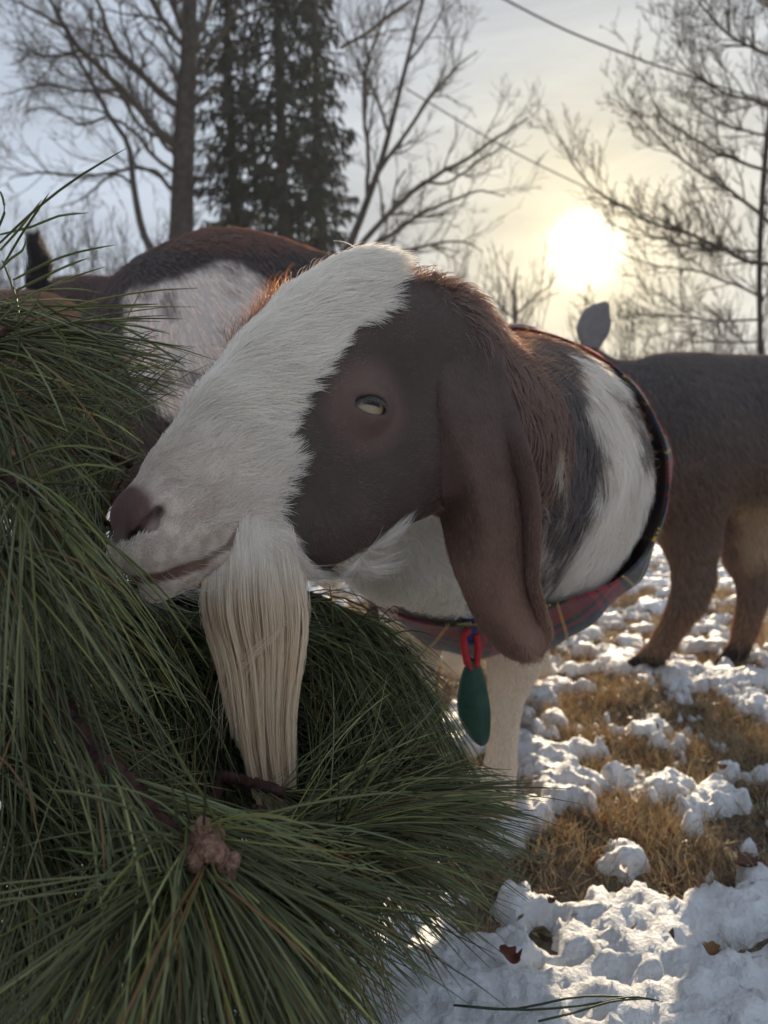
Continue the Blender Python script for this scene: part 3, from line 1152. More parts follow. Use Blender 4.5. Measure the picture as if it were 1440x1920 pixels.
def heightfield(xs, ys, fn):
    X, Y = np.meshgrid(xs, ys)
    return X, Y, fn(X, Y)


def grid_quads(nx, ny):
    i = np.arange(nx * ny).reshape(ny, nx)
    return np.stack([i[:-1, :-1], i[:-1, 1:], i[1:, 1:], i[1:, :-1]], -1).reshape(-1, 4)


MAT_SOIL = pmat('soil_and_litter', (.085, .064, .047), .9, .2, 0, 14, (.21, .17, .12), bump=.02, bscale=30, detail=9)
xs = prog(-.7, 1.7, .02, 1.09, 900); ys = prog(.25, 3.0, .02, 1.09, 900)
X, Y, Z = heightfield(xs, ys, ground_h)
gnd = mesh_np('ground', np.stack([X, Y, Z], -1).reshape(-1, 3), grid_quads(len(xs), len(ys)), MAT_SOIL)
tag(gnd, 'brown winter pasture of soil and leaf litter under the snow', kind='structure')


def snow_material():
    m, n, l = mat_new('snow')
    out = N(n, 'ShaderNodeOutputMaterial')
    b = N(n, 'ShaderNodeBsdfPrincipled', Roughness=.55)
    b.inputs['Specular IOR Level'].default_value = .35
    t = N(n, 'ShaderNodeTexCoord')
    no = N(n, 'ShaderNodeTexNoise', Scale=7.0, Detail=8.0, Roughness=.65)
    l.new(t.outputs['Object'], no.inputs['Vector'])
    rp = N(n, 'ShaderNodeMix', data_type='RGBA')
    rp.inputs[6].default_value = (.82, .82, .84, 1); rp.inputs[7].default_value = (.94, .945, .96, 1)
    mr = N(n, 'ShaderNodeMapRange'); mr.inputs['From Min'].default_value = .3; mr.inputs['From Max'].default_value = .55
    l.new(no.outputs['Fac'], mr.inputs['Value']); l.new(mr.outputs[0], rp.inputs['Factor'])
    l.new(rp.outputs[2], b.inputs['Base Color'])
    g = N(n, 'ShaderNodeTexNoise', Scale=420.0, Detail=4.0, Roughness=.7)
    l.new(t.outputs['Object'], g.inputs['Vector'])
    g2 = N(n, 'ShaderNodeTexVoronoi', Scale=150.0)
    l.new(t.outputs['Object'], g2.inputs['Vector'])
    ad = N(n, 'ShaderNodeMath', operation='ADD')
    l.new(g.outputs['Fac'], ad.inputs[0]); l.new(g2.outputs['Distance'], ad.inputs[1])
    bp = N(n, 'ShaderNodeBump', Strength=.9, Distance=.0028)
    l.new(ad.outputs[0], bp.inputs['Height']); l.new(bp.outputs[0], b.inputs['Normal'])
    tr = N(n, 'ShaderNodeBsdfTranslucent'); tr.inputs['Color'].default_value = (.85, .88, .93, 1)
    l.new(bp.outputs[0], tr.inputs['Normal'])
    ms = N(n, 'ShaderNodeMixShader', Fac=.18)
    l.new(b.outputs[0], ms.inputs[1]); l.new(tr.outputs[0], ms.inputs[2]); l.new(ms.outputs[0], out.inputs['Surface'])
    return m


MAT_SNOW = snow_material()


def snow_sheet(name, xs, ys, fine=True):
    X, Y = np.meshgrid(xs, ys)
    T = snow_t(X, Y)
    r = np.hypot(X, Y)
    rise = np.clip(T / .10, 0, 1)
    h = .013 * np.sqrt(rise) + (snow_lumps(X, Y) * smooth01(T / .05) if fine else .02 * smooth01(T / .06) * fbm(np.stack([X, Y, X * 0], -1) * 8, 3))
    Z = ground_h(X, Y) + np.where(T > 0, h, -.015 + T * .1)
    # sideways push breaks the edges into crumbs
    P = np.stack([X, Y, Z], -1).reshape(-1, 3)
    if fine:
        P[:, :2] += (noisevec(P, 38)[:, :2]) * .016
    q = grid_quads(len(xs), len(ys))
    keep = T.ravel()[q].max(1) > -.01
    q = q[keep]
    u, inv = np.unique(q, return_inverse=True)
    return P[u], inv.reshape(q.shape)


V1, q1 = snow_sheet('snow', np.arange(-.55, 1.55, .0055), np.arange(.36, 1.75, .0055))
V2, q2 = snow_sheet('snow', np.arange(-.9, 3.3, .016), np.arange(1.75, 4.6, .016))
V3, q3 = snow_sheet('snow', np.concatenate([np.arange(-14, -2, .12), np.arange(-2, 8, .06), np.arange(8, 20, .2)]), np.arange(4.6, 22, .07), False)
V4, q4 = snow_sheet('snow', np.arange(-13, 13, .11), np.arange(-14, .36, .11), False)
V5, q5 = snow_sheet('snow', np.arange(-3.2, -.55, .022), np.arange(.36, 4.6, .022))
V6, q6 = snow_sheet('snow', np.arange(-8, -3.2, .07), np.arange(.36, 4.6, .07), False)
V, fs = join_np([(V1, q1), (V2, q2), (V3, q3), (V4, q4), (V5, q5), (V6, q6)])
snow = mesh_np('snow', V, fs, MAT_SNOW)
tag(snow, 'patchy crusted white snow lying over the brown pasture', kind='stuff')
print('snow tris', sum(len(f) for f in fs) * 2)

MAT_STRAW = hmat('straw_mesh', .42, .5, .4, (1.06, 1.0, .84))


def blades(name, base, n_per, hgt, spread, rad0, k=4):
    n = len(base) * n_per
    b = np.repeat(base, n_per, 0)
    b = b + np.concatenate([rng.normal(0, spread, (n, 2)), np.zeros((n, 1))], 1)
    b[:, 2] = ground_h(b[:, 0], b[:, 1]) - .004
    hh = np.repeat(hgt, n_per) * rng.uniform(.35, 1.15, n)
    az = rng.random(n) * 6.283
    lean = rng.uniform(.15, 1.15, n)
    s = np.linspace(0, 1, k)
    ph = az + rng.normal(0, .5, n)
    P = np.zeros((n, k, 3))
    out = s[None] ** 1.4 * hh[:, None] * np.sin(lean)[:, None]
    P[:, :, 0] = b[:, 0, None] + np.cos(az)[:, None] * out + np.cos(ph)[:, None] * .12 * hh[:, None] * np.sin(s * 3)[None]
    P[:, :, 1] = b[:, 1, None] + np.sin(az)[:, None] * out + np.sin(ph)[:, None] * .12 * hh[:, None] * np.sin(s * 3)[None]
    P[:, :, 2] = b[:, 2, None] + hh[:, None] * np.cos(lean)[:, None] * (s * (1.25 - .35 * s))[None]
    R = (rad0 * rng.uniform(.6, 1.3, n))[:, None] * (1 - .75 * s)[None]
    c = np.array([.60, .50, .335]) * rng.uniform(.55, 1.35, n)[:, None]
    redd = rng.random(n) < .25
    c[redd] *= np.array([.75, .55, .45])
    V, q = strands_mesh(P, R, 3)
    return V, q, np.repeat(np.clip(c, 0, .8), k * 3, 0)


def tufts(n, x0, x1, y0, y1):
    x = rng.uniform(x0, x1, n * 6); y = rng.uniform(y0, y1, n * 6)
    t = snow_t(x, y)
    g = fbm(np.stack([x * 4, y * 4, x * 0 + 9], 1), 3)
    ok = (t < -.012) | ((t < .02) & (rng.random(len(x)) < .12)) | (rng.random(len(x)) < .06)
    ok &= (g > .40) | (rng.random(len(x)) < .3)
    i = np.where(ok)[0][:n]
    return np.stack([x[i], y[i], x[i] * 0], 1)


parts = []
for (n, x0, x1, y0, y1, npb, h0, h1, sp_, rr) in ((3600, .05, 1.25, .55, 1.6, 10, .016, .052, .012, .00065), (3800, -.2, 2.2, 1.5, 3.2, 9, .02, .065, .018, .0010), (1800, -2.5, 6, 3.2, 9, 7, .04, .10, .03, .0024), (500, -2.6, -.5, .5, 3.0, 8, .02, .06, .02, .0014)):
    b_ = tufts(n, x0, x1, y0, y1)
    parts.append(blades('g', b_, npb, rng.uniform(h0, h1, len(b_)), sp_, rr))

V, fs = join_np([(a, b) for a, b, c in parts])
straw = mesh_np('dry_grass', V, fs, MAT_STRAW, col=np.vstack([c for a, b, c in parts]))
tag(straw, 'matted straw coloured winter grass poking through the snow', kind='stuff')
print('grass tris', sum(len(f) for f in fs) * 2)

# shreds of leaf and straw lying in the bare places
n_ = 9000
x = rng.uniform(-.1, 1.5, n_ * 2); y = rng.uniform(.5, 2.4, n_ * 2)
ok = np.where((snow_t(x, y) < .004) | (rng.random(n_ * 2) < .03))[0][:n_]
x, y = x[ok], y[ok]
z = ground_h(x, y) + np.where(snow_t(x, y) > .0, .022, .003)
a_ = rng.random(len(x)) * 6.283; l_ = rng.uniform(.003, .011, len(x)); w_ = l_ * rng.uniform(.12, .5, len(x)); tl = rng.normal(0, .5, len(x)) * l_
d1 = np.stack([np.cos(a_) * l_, np.sin(a_) * l_, tl], 1); d2 = np.stack([-np.sin(a_) * w_, np.cos(a_) * w_, rng.normal(0, .5, len(x)) * w_], 1)
p0 = np.stack([x, y, z + .002], 1)
V = np.stack([p0 - d1, p0 - d2 * .9 + np.array([0, 0, .0012]), p0 + d1, p0 + d2], 1).reshape(-1, 3)
c = np.array([[.20, .125, .075], [.32, .235, .14], [.13, .075, .05], [.40, .32, .20]])[rng.integers(0, 4, len(x))] * rng.uniform(.6, 1.2, len(x))[:, None]
lit = mesh_np('leaf_litter', V, np.arange(len(V)).reshape(-1, 4), MAT_STRAW, col=np.repeat(c, 4, 0))
tag(lit, 'brown shreds of leaf and straw strewn over the bare ground', kind='stuff')

# ------------------------------------------------------------------ trees behind
MAT_BARK = pmat('bark', (.095, .080, .068), .9, .2, .45, 9, bump=.01, bscale=40)
MAT_TWIG = pmat('twigs', (.105, .085, .068), .85, .2, .3, 2)


def branchlets(paths, spec, k=7, droop=0.0, up=.0, wig=.10):
    """paths: list of (pts, radii). Each level of spec = (children per metre, len range, angle, radius factor, min start)"""
    allp = [[] for _ in range(len(spec) + 1)]
    allp[0] = [(p, r) for p, r in paths]
    cur = allp[0]
    for lv, (per_m, l0, l1, ang, rf, st) in enumerate(spec):
        nxt = []
        for pts, rad in cur:
            seg = np.linalg.norm(np.diff(pts, axis=0), axis=1); L = seg.sum()
            n = rng.poisson(per_m * L * (1 - st))
            if n == 0: continue
            cum = np.concatenate([[0], np.cumsum(seg)]) / L
            for t in st + (1 - st) * rng.random(n) ** .9:
                j = min(np.searchsorted(cum, t) - 1, len(pts) - 2); j = max(j, 0)
                f = (t - cum[j]) / max(cum[j + 1] - cum[j], 1e-6)
                p = lerp(pts[j], pts[j + 1], f); r = lerp(rad[j], rad[j + 1], f)
                T = norm(pts[j + 1] - pts[j])
                q = norm(np.cross(T, rng.normal(size=3)))
                a = ang * rng.uniform(.6, 1.3)
                D = norm(T * math.cos(a) + q * math.sin(a) + np.array([0, 0, up]))
                ln = rng.uniform(l0, l1) * (1 - .45 * t)
                ks = np.linspace(0, 1, k)[:, None]
                w = norm(np.cross(D, rng.normal(size=3)))
                w2 = np.cross(D, w)
                ph = rng.random() * 6
                c = p + D * ln * ks + w * ln * wig * np.sin(ks * 4 + ph) * ks + w2 * ln * wig * np.sin(ks * 7 + ph * 2) * ks * .6 + np.array([0, 0, up * .5 - droop]) * ln * ks ** 2
                nxt.append((c, np.linspace(min(r * rf, r * .8), min(r * rf, r * .8) * .4, k)))
        allp[lv + 1] = nxt
        cur = nxt
    return allp


def tubes(paths, sides):
    by = {}
    for p, r in paths:
        by.setdefault(len(p), []).append((p, r))
    return [strands_mesh(np.array([a for a, b in v]), np.array([b for a, b in v]), sides) for v in by.values()]


def bare_tree(label, cat, base, trunk, limbs, spec, group=None, name='bare_tree', rmin=.004, **kw):
    """trunk / limbs: lists of (pts (n,3) world, radii); twigs grow from both"""
    t = empty(name, base)
    tag(t, label, cat, group)
    tp = [(spline(p, 26), np.interp(np.linspace(0, 1, 26), np.linspace(0, 1, len(r)), r)) for p, r in trunk]
    lp = [(spline(p, 20), np.interp(np.linspace(0, 1, 20), np.linspace(0, 1, len(r)), r)) for p, r in limbs]
    for p, r in lp:
        p[1:] += (np.cumsum(rng.normal(0, 1, (19, 3)), 0) * .004 * np.linalg.norm(p[-1] - p[0]))
    V, fs = join_np(tubes(tp, 12))
    tr = mesh_np('trunk', V, fs, MAT_BARK)
    lv = branchlets(lp + [(p[8:], r[8:] * .5) for p, r in tp if kw.get('twig_trunk', True)], spec, **{k: v for k, v in kw.items() if k in ('k', 'droop', 'up', 'wig')})
    parts = tubes(lp, 7)
    for i, ps in enumerate(lv[1:]):
        if ps:
            ps = [(p, np.maximum(r, rmin)) for p, r in ps]
            parts += tubes(ps, 4 if i == 0 else 3)
    V, fs = join_np(parts)
    cr = mesh_np('crown', V, fs, MAT_TWIG)
    adopt(t, tr, cr)
    print(label, sum(len(f) for f in fs) * 2)
    return t


def pp(lst, d, dz=0.0):
    """pixel polyline at depth d, drifting dz metres in depth along its length"""
    n = len(lst)
    return np.array([at(x, y, d + dz * i / max(n - 1, 1)) for i, (x, y) in enumerate(lst)])


def gbase(px, d):
    p = at(px, 900, d); p[2] = ground_h(np.array([p[0]]), np.array([p[1]]))[0]
    return p


d = 17.0; u_ = d / F
b0 = gbase(342, d)
bare_tree('tall bare tree with a thick forked dark trunk, left of the spruces', 'tree', b0,
          [(np.vstack([[b0 - [0, 0, .2]], pp([(342, 600), (343, 470), (347, 300), (352, 150), (356, 0), (360, -160), (372, -420)], d)]), np.array([.34, .28, .235, .20, .18, .165, .15, .09])),
           (np.vstack([[b0 + [-.20, .1, -.2]], pp([(322, 600), (325, 480), (331, 330), (336, 200), (342, 120)], d + .1)]), np.array([.16, .135, .12, .10, .09, .06]))],
          [(pp([(328, 275), (282, 228), (225, 165), (152, 96), (118, 50), (88, -10), (70, -90)], d, -2), np.array([.085, .075, .068, .055, .045, .035, .02])),
           (pp([(336, 200), (272, 150), (215, 95), (186, 42), (160, -20), (130, -100)], d, 1.5), np.array([.085, .075, .06, .05, .04, .025])),
           (pp([(348, 90), (316, 55), (284, 5), (250, -70)], d, -1), np.array([.07, .06, .05, .03])),
           (pp([(350, 80), (334, 30), (326, -30), (310, -120)], d, 1), np.array([.07, .06, .05, .03])),
           (pp([(360, 78), (382, 40), (402, -10), (430, -80)], d, 1), np.array([.08, .06, .05, .03])),
           (pp([(326, 322), (284, 285), (255, 245), (205, 215), (140, 200)], d, 1.5), np.array([.05, .045, .04, .03, .015])),
           (pp([(322, 356), (290, 325), (250, 312), (165, 326), (80, 318), (10, 330)], d, -1), np.array([.05, .045, .04, .03, .025, .01])),
           (pp([(330, 300), (300, 262), (255, 225), (190, 120), (120, 60), (40, 20)], d, 2.5), np.array([.05, .045, .04, .03, .025, .01])),
           (pp([(352, 150), (400, 95), (440, 20), (470, -60)], d, 2), np.array([.06, .05, .04, .02])),
           (pp([(118, 50), (60, 20), (0, -10)], d - 1, 1), np.array([.04, .03, .01])),
           (pp([(152, 96), (90, 105), (30, 80)], d - 1, 1), np.array([.04, .03, .01])),
           (pp([(225, 165), (150, 170), (80, 150), (20, 165)], d - .5, 1), np.array([.035, .03, .02, .01])),
           ], [(3.6, .8, 2.4, .75, .5, .10), (5.0, .3, 1.1, .7, .6, .12), (5.0, .15, .55, .7, .7, .15)], rmin=.0055, up=.12, wig=.12)
b0 = gbase(318, d - 1.2)
bare_tree('thin bare sapling leaning left beside the thick forked trunk', 'tree', b0,
          [(np.vstack([[b0 - [0, 0, .2]], pp([(305, 620), (290, 490), (266, 430), (250, 345), (240, 270), (205, 218), (172, 152), (142, 104), (122, 55), (96, -20)], d - 1.2)]), np.array([.11, .10, .085, .075, .065, .058, .05, .045, .04, .03, .015]))],
          [(pp([(250, 345), (215, 330), (160, 372), (110, 392)], d - 1.2, .6), np.array([.035, .03, .02, .01])),
           (pp([(243, 290), (262, 315), (292, 318), (318, 350)], d - 1.2, .6), np.array([.03, .025, .02, .01])),
           (pp([(205, 218), (150, 232), (95, 205), (40, 215)], d - 1.2, -.6), np.array([.03, .025, .02, .01])),
           (pp([(172, 152), (170, 90), (190, 30)], d - 1.2, -.6), np.array([.03, .02, .01]))],
          [(4.0, .5, 1.5, .8, .55, .15), (5.0, .25, .8, .7, .6, .15), (4.5, .15, .4, .7, .7, .2)], rmin=.005, up=.1)
d = 15.0
b0 = gbase(640, d)
bare_tree('bare spreading tree with several rising stems, right of the spruces', 'tree', b0,
          [(np.vstack([[b0 - [0, 0, .2]], pp([(640, 640), (645, 500), (680, 400), (714, 305), (737, 220), (762, 120), (790, 10), (810, -90)], d)]), np.array([.16, .14, .085, .072, .06, .05, .04, .03, .015]))],
          [(pp([(650, 492), (702, 430), (790, 342), (862, 290), (930, 243), (985, 212)], d, -1), np.array([.065, .055, .045, .035, .025, .01])),
           (pp([(655, 495), (700, 462), (765, 418), (845, 378), (905, 362), (950, 372)], d, 1), np.array([.06, .05, .04, .03, .02, .01])),
           (pp([(650, 520), (720, 490), (790, 464), (860, 452), (900, 470)], d, .5), np.array([.05, .04, .03, .02, .01])),
           (pp([(702, 335), (770, 232), (830, 142), (885, 92)], d, 1), np.array([.045, .04, .03, .01])),
           (pp([(690, 380), (690, 270), (684, 160), (700, 60), (730, -20)], d, -1), np.array([.045, .04, .03, .025, .01])),
           (pp([(728, 250), (700, 180), (660, 100), (640, 30)], d, 1.5), np.array([.035, .03, .02, .01])),
           (pp([(762, 120), (820, 50), (850, -20)], d, 1), np.array([.03, .02, .01])),
           (pp([(640, 90), (700, 55), (760, 10), (830, -40)], d + 1, 1), np.array([.04, .035, .03, .02])),
           (pp([(790, 342), (850, 340), (915, 300), (965, 270)], d - .5, .5), np.array([.03, .025, .02, .01])),
           ], [(3.8, .6, 2.0, .7, .5, .12), (5.5, .3, 1.0, .7, .6, .12), (5.5, .15, .45, .7, .7, .15)], rmin=.0042, up=.15)
d = 7.5
b0 = gbase(1430, d)
bare_tree('bushy bare tree with knobbly upswept twigs at the right', 'tree', b0,
          [(np.vstack([[b0 - [0, 0, .1]], pp([(1428, 800), (1426, 660), (1424, 500), (1432, 330), (1450, 150), (1470, -60)], d)]), np.array([.030, .028, .026, .026, .026, .022, .015]))],
          [(pp([(1470, 500), (1400, 480), (1330, 440), (1232, 412), (1140, 362), (1090, 300), (1070, 252)], d, -.5), np.array([0.0198, 0.0186, 0.0161, 0.0124, 0.0087, 0.0062, 0.0031])),
           (pp([(1445, 420), (1390, 370), (1332, 335), (1240, 262), (1190, 205), (1152, 158)], d, .6), np.array([0.0186, 0.0161, 0.0136, 0.0099, 0.0068, 0.0031])),
           (pp([(1460, 330), (1400, 305), (1330, 282), (1250, 222), (1215, 150)], d, -.8), np.array([0.0174, 0.0149, 0.0124, 0.0087, 0.0037])),
           (pp([(1470, 200), (1380, 180), (1310, 142), (1268, 95), (1285, 60)], d, .5), np.array([0.0161, 0.0136, 0.0099, 0.0062, 0.0031])),
           (pp([(1470, 110), (1400, 80), (1340, 30), (1300, -30)], d, -.5), np.array([0.0161, 0.0136, 0.0099, 0.0050])),
           (pp([(1430, 560), (1340, 520), (1250, 502), (1170, 470), (1140, 440)], d, .6), np.array([0.0136, 0.0112, 0.0087, 0.0062, 0.0031])),
           (pp([(1430, 600), (1330, 600), (1240, 585), (1160, 590)], d, -.5), np.array([0.0124, 0.0099, 0.0062, 0.0031])),
           (pp([(1430, 470), (1330, 470), (1260, 452), (1180, 420)], d, -1), np.array([0.0136, 0.0112, 0.0074, 0.0037])),
           (pp([(1425, 640), (1340, 640), (1270, 625), (1200, 640)], d, .5), np.array([0.0112, 0.0087, 0.0062, 0.0031])),
           (pp([(1460, 260), (1380, 240), (1320, 215), (1270, 170)], d, 1), np.array([0.0136, 0.0112, 0.0074, 0.0037])),
           (pp([(1480, 30), (1430, 0), (1400, -40)], d, 1), np.array([0.0136, 0.0112, 0.0074])),
           ], [(15.0, .25, .9, .75, .55, .08), (16.0, .10, .36, .8, .65, .12), (16.0, .03, .10, .8, .85, .12)], rmin=.0024, up=.28, wig=.12)
d = 34.0
b0 = gbase(965, d)
bare_tree('small far bare tree standing below the low sun', 'tree', b0,
          [(np.vstack([[b0 - [0, 0, .2]], pp([(966, 700), (966, 600), (964, 540), (970, 500)], d)]), np.array([.14, .12, .09, .06, .02]))],
          [(pp([(966, 600), (925, 560), (905, 530)], d, 1), np.array([.05, .04, .01])), (pp([(966, 590), (1005, 555), (1040, 530)], d, -1), np.array([.05, .04, .01])), (pp([(965, 560), (945, 520), (930, 495)], d, 1), np.array([.05, .03, .01]))],
          [(2.0, .6, 1.8, .7, .5, .1), (3.0, .3, .9, .7, .6, .1)], rmin=.010, up=.2)

# spruces
MAT_NEEDLE_FAR = pmat('spruce_needles', (.060, .070, .055), .8, .2, .4, 1.5, transl=.1)


def spruce(label, px, d, top_y, widths, seed):
    """widths: [(pixel y, half width px)] of the crown"""
    r_ = np.random.default_rng(seed)
    b = gbase(px, d)
    t = empty('spruce_tree', b); tag(t, label, 'tree', 'spruces in the dark clump')
    zt = at(px, top_y, d)[2]
    s = np.linspace(0, 1, 20)
    tp = b + np.stack([.1 * np.sin(s * 5), .1 * np.cos(s * 4), -.2 + (zt - b[2] + .2) * s], 1)
    V, q = strands_mesh(tp[None], np.interp(s, [0, 1], [.24, .04])[None], 10)
    tr = mesh_np('trunk', V, q, MAT_BARK)
    P, R, BP, BR_ = [], [], [], []
    wy = np.array([a for a, _ in widths], float); wv = np.array([c for _, c in widths], float)
    zz = np.array([at(px, y, d)[2] for y in wy])[::-1]; ww = (wv * d / F)[::-1]
    z = 1.2
    while z < zt - .3:
        L0 = np.interp(z, zz, ww)
        nb_ = 7
        for a in np.arange(nb_) * 6.283 / nb_ + r_.random() * 6:
            a += r_.normal(0, .25); L = L0 * r_.uniform(.6, 1.12); z1 = z + r_.normal(0, .12)
            k = 8; f = np.linspace(0, 1, k)
            dirn = np.array([math.cos(a), math.sin(a), 0])
            br = np.interp(z1, tp[:, 2], np.arange(20)); cx = tp[int(min(br, 19))]
            pts = np.array([cx[0], cx[1], z1]) + dirn * (L * f)[:, None] + np.array([0, 0, 1]) * ((.10 * f - .42 * f ** 2 + .22 * f ** 4) * L)[:, None]
            BP.append(pts); BR_.append(np.linspace(.035, .010, k))
            ntw = int(L * 14)
            for q_ in r_.random(ntw) ** .75:
                i = min(int(q_ * (k - 1)), k - 2); p = lerp(pts[i], pts[i + 1], q_ * (k - 1) - i)
                sd = np.cross(dirn, [0, 0, 1]) * r_.choice([-1, 1])
                D = norm(sd * r_.uniform(.1, .8) + dirn * r_.uniform(.1, .7) + np.array([0, 0, -r_.uniform(.25, 1.3)]))
                l_ = r_.uniform(.14, .44) * (1 - .3 * q_)
                ss = np.linspace(0, 1, 4)[:, None]
                P.append(p + D * l_ * ss + np.array([0, 0, -.35]) * l_ * ss ** 2)
                R.append(np.array([.012, .030, .026, .006]) * r_.uniform(.7, 1.25))
        z += r_.uniform(.26, .42)
    V1, q1 = strands_mesh(np.array(P), np.array(R), 3)
    V2, q2 = strands_mesh(np.array(BP), np.array(BR_), 4)
    V, fs = join_np([(V1, q1), (V2, q2)])
    cr = mesh_np('crown', V, fs, MAT_NEEDLE_FAR, smooth=False)
    adopt(t, tr, cr)
    print(label, sum(len(f) for f in fs) * 2)


spruce('tallest dark spruce with drooping boughs, right half of the clump', 528, 20.0, -330, [(-330, 5), (-100, 70), (0, 100), (200, 128), (330, 140), (470, 120), (800, 90)], 3)
spruce('dark spruce with a bare lower stem, left half of the clump', 440, 21.0, -120, [(-120, 5), (0, 38), (150, 75), (330, 85), (480, 80), (800, 60)], 4)
spruce('narrow dark spruce showing at the right edge of the clump', 596, 22.5, -200, [(-200, 5), (0, 45), (200, 70), (400, 80), (560, 60), (800, 50)], 5)

# far brush
MAT_BRUSH = pmat('brush', (.12, .10, .085), .9, .1, .3, .6)
parts = []
for x0, x1, dd, n, ytop in ((-120, 360, 26, 420, 420), (660, 1000, 28, 260, 500), (1130, 1700, 30, 420, 590), (-100, 1500, 45, 800, 640)):
    bx = rng.uniform(x0, x1, n)
    for x in bx:
        de = dd + rng.uniform(-2, 2)
        b = gbase(x, de)
        ht = (at(x, ytop, de)[2] - b[2]) * rng.uniform(.35, 1.05)
        ln = rng.normal(0, .22)
        k = np.linspace(0, 1, 6)
        p = b + np.stack([ln * ht * k + .1 * np.sin(k * 6 + x), rng.normal(0, .2) * ht * k, ht * k], 1)
        lv = branchlets([(p, np.linspace(.025, .012, 6))], [(2.2, .3, 1.1, .7, .7, .25), (2.0, .2, .6, .7, .7, .2)], k=4, up=.2)
        parts += tubes([(a, np.maximum(r, .009)) for q_ in lv for a, r in q_], 3)
V, fs = join_np(parts)
br = mesh_np('brush', V, fs, MAT_BRUSH)
tag(br, 'far thicket of bare brush along the edge of the field', kind='stuff')
print('brush', sum(len(f) for f in fs) * 2)

# overhead wires
MAT_WIRE = pmat('wire_sheath', (.05, .05, .05), .6, .3, .2, 5)
for nm_, pts, r_, lab in (('upper', [(820, -70, 11), (945, -2, 11.6), (1060, 56, 12.2), (1180, 104, 12.8), (1270, 136, 13.3), (1440, 190, 14.2), (1700, 262, 15.5)], .016, 'thick dark overhead cable crossing the upper sky'),
                          ('lower', [(760, 165, 20), (870, 232, 21.5), (965, 286, 22.5), (1100, 352, 24), (1250, 420, 25.5), (1500, 520, 28)], .019, 'thin overhead wire crossing just above the sun')):
    p = spline([at(*q) for q in pts], 60)
    V, fs = tube_path(p, np.full(60, r_), 6)
    o = mesh_np('overhead_wire', V, fs, MAT_WIRE)
    tag(o, lab, 'wire', 'overhead wires')
# ------------------------------------------------------------------ tartan coat
def tartan_material():
    m, n, l = mat_new('tartan')
    out = N(n, 'ShaderNodeOutputMaterial')
    b = N(n, 'ShaderNodeBsdfPrincipled', Roughness=.85)
    b.inputs['Sheen Weight'].default_value = .25
    uv = N(n, 'ShaderNodeUVMap')
    sp_ = N(n, 'ShaderNodeSeparateXYZ')
    l.new(uv.outputs[0], sp_.inputs[0])
    sett = [(0, (.30, .010, .015)), (.17, (.012, .012, .018)), (.215, (.30, .010, .015)), (.26, (.010, .013, .035)), (.40, (.014, .055, .030)), (.50, (.012, .012, .016)), (.565, (.55, .36, .03)), (.59, (.012, .012, .016)),
            (.66, (.012, .045, .025)), (.76, (.02, .05, .17)), (.80, (.010, .010, .016)), (.93, (.55, .36, .03)), (.955, (.012, .012, .018))]
    outs = []
    for ax in ('X', 'Y'):
        mu = N(n, 'ShaderNodeMath', operation='MULTIPLY'); mu.inputs[1].default_value = 1 / .16
        l.new(sp_.outputs[ax], mu.inputs[0])
        fr = N(n, 'ShaderNodeMath', operation='FRACT'); l.new(mu.outputs[0], fr.inputs[0])
        r = N(n, 'ShaderNodeValToRGB'); r.color_ramp.interpolation = 'CONSTANT'
        e = r.color_ramp.elements
        e[0].position, e[0].color = sett[0][0], (*sett[0][1], 1)
        e[1].position, e[1].color = sett[1][0], (*sett[1][1], 1)
        for p_, c_ in sett[2:]:
            x = e.new(p_); x.color = (*c_, 1)
        l.new(fr.outputs[0], r.inputs[0]); outs.append(r.outputs[0])
    ad = N(n, 'ShaderNodeMath', operation='ADD'); l.new(sp_.outputs['X'], ad.inputs[0]); l.new(sp_.outputs['Y'], ad.inputs[1])
    mu = N(n, 'ShaderNodeMath', operation='MULTIPLY'); mu.inputs[1].default_value = 1 / .0042; l.new(ad.outputs[0], mu.inputs[0])
    fr = N(n, 'ShaderNodeMath', operation='FRACT'); l.new(mu.outputs[0], fr.inputs[0])
    gt = N(n, 'ShaderNodeMath', operation='GREATER_THAN'); gt.inputs[1].default_value = .5; l.new(fr.outputs[0], gt.inputs[0])
    mx = N(n, 'ShaderNodeMix', data_type='RGBA'); l.new(gt.outputs[0], mx.inputs['Factor']); l.new(outs[0], mx.inputs[6]); l.new(outs[1], mx.inputs[7])
    l.new(mx.outputs[2], b.inputs['Base Color'])
    no = N(n, 'ShaderNodeTexNoise', Scale=900.0, Detail=3.0); l.new(uv.outputs[0], no.inputs['Vector'])
    bp = N(n, 'ShaderNodeBump', Strength=.6, Distance=.001); l.new(no.outputs['Fac'], bp.inputs['Height']); l.new(bp.outputs[0], b.inputs['Normal'])
    l.new(b.outputs[0], out.inputs['Surface'])
    return m


MAT_TARTAN = tartan_material()
nth, nrow = 150, 60
ang = np.linspace(math.radians(165), math.radians(165 - 359), nth)
axc = N3 + np.array([-.012, 0, -.018])
CV = np.zeros((nrow, nth, 3)); CUV = np.zeros((nrow, nth, 2))
for j, a in enumerate(ang):
    dirn = np.array([math.cos(a), 0, math.sin(a)])
    yf = np.interp(math.sin(a), [-1, -.75, -.3, .3, 1], [.755, .785, .862, .885, .955])
    for i in range(nrow):
        y = yf + (1.62 - yf) * (i / (nrow - 1)) ** 1.25
        c0 = axc + np.array([(y - .95) * .07, 0, 0]); c0[1] = y
        h = BVH.ray_cast(Vector(c0 + dirn * .6), Vector(-dirn), .6)
        r = np.linalg.norm(np.array(h[0]) - c0) if h[0] is not None else .16
        CV[i, j] = [r, a, y]
R_ = CV[:, :, 0]
R_ = np.minimum(R_, .186)
for _ in range(14):
    Rp = np.pad(R_, ((0, 0), (1, 1)), mode='edge')
    R_ = np.maximum(R_, .5 * (Rp[:, :-2] + Rp[:, 2:]) - .0005)
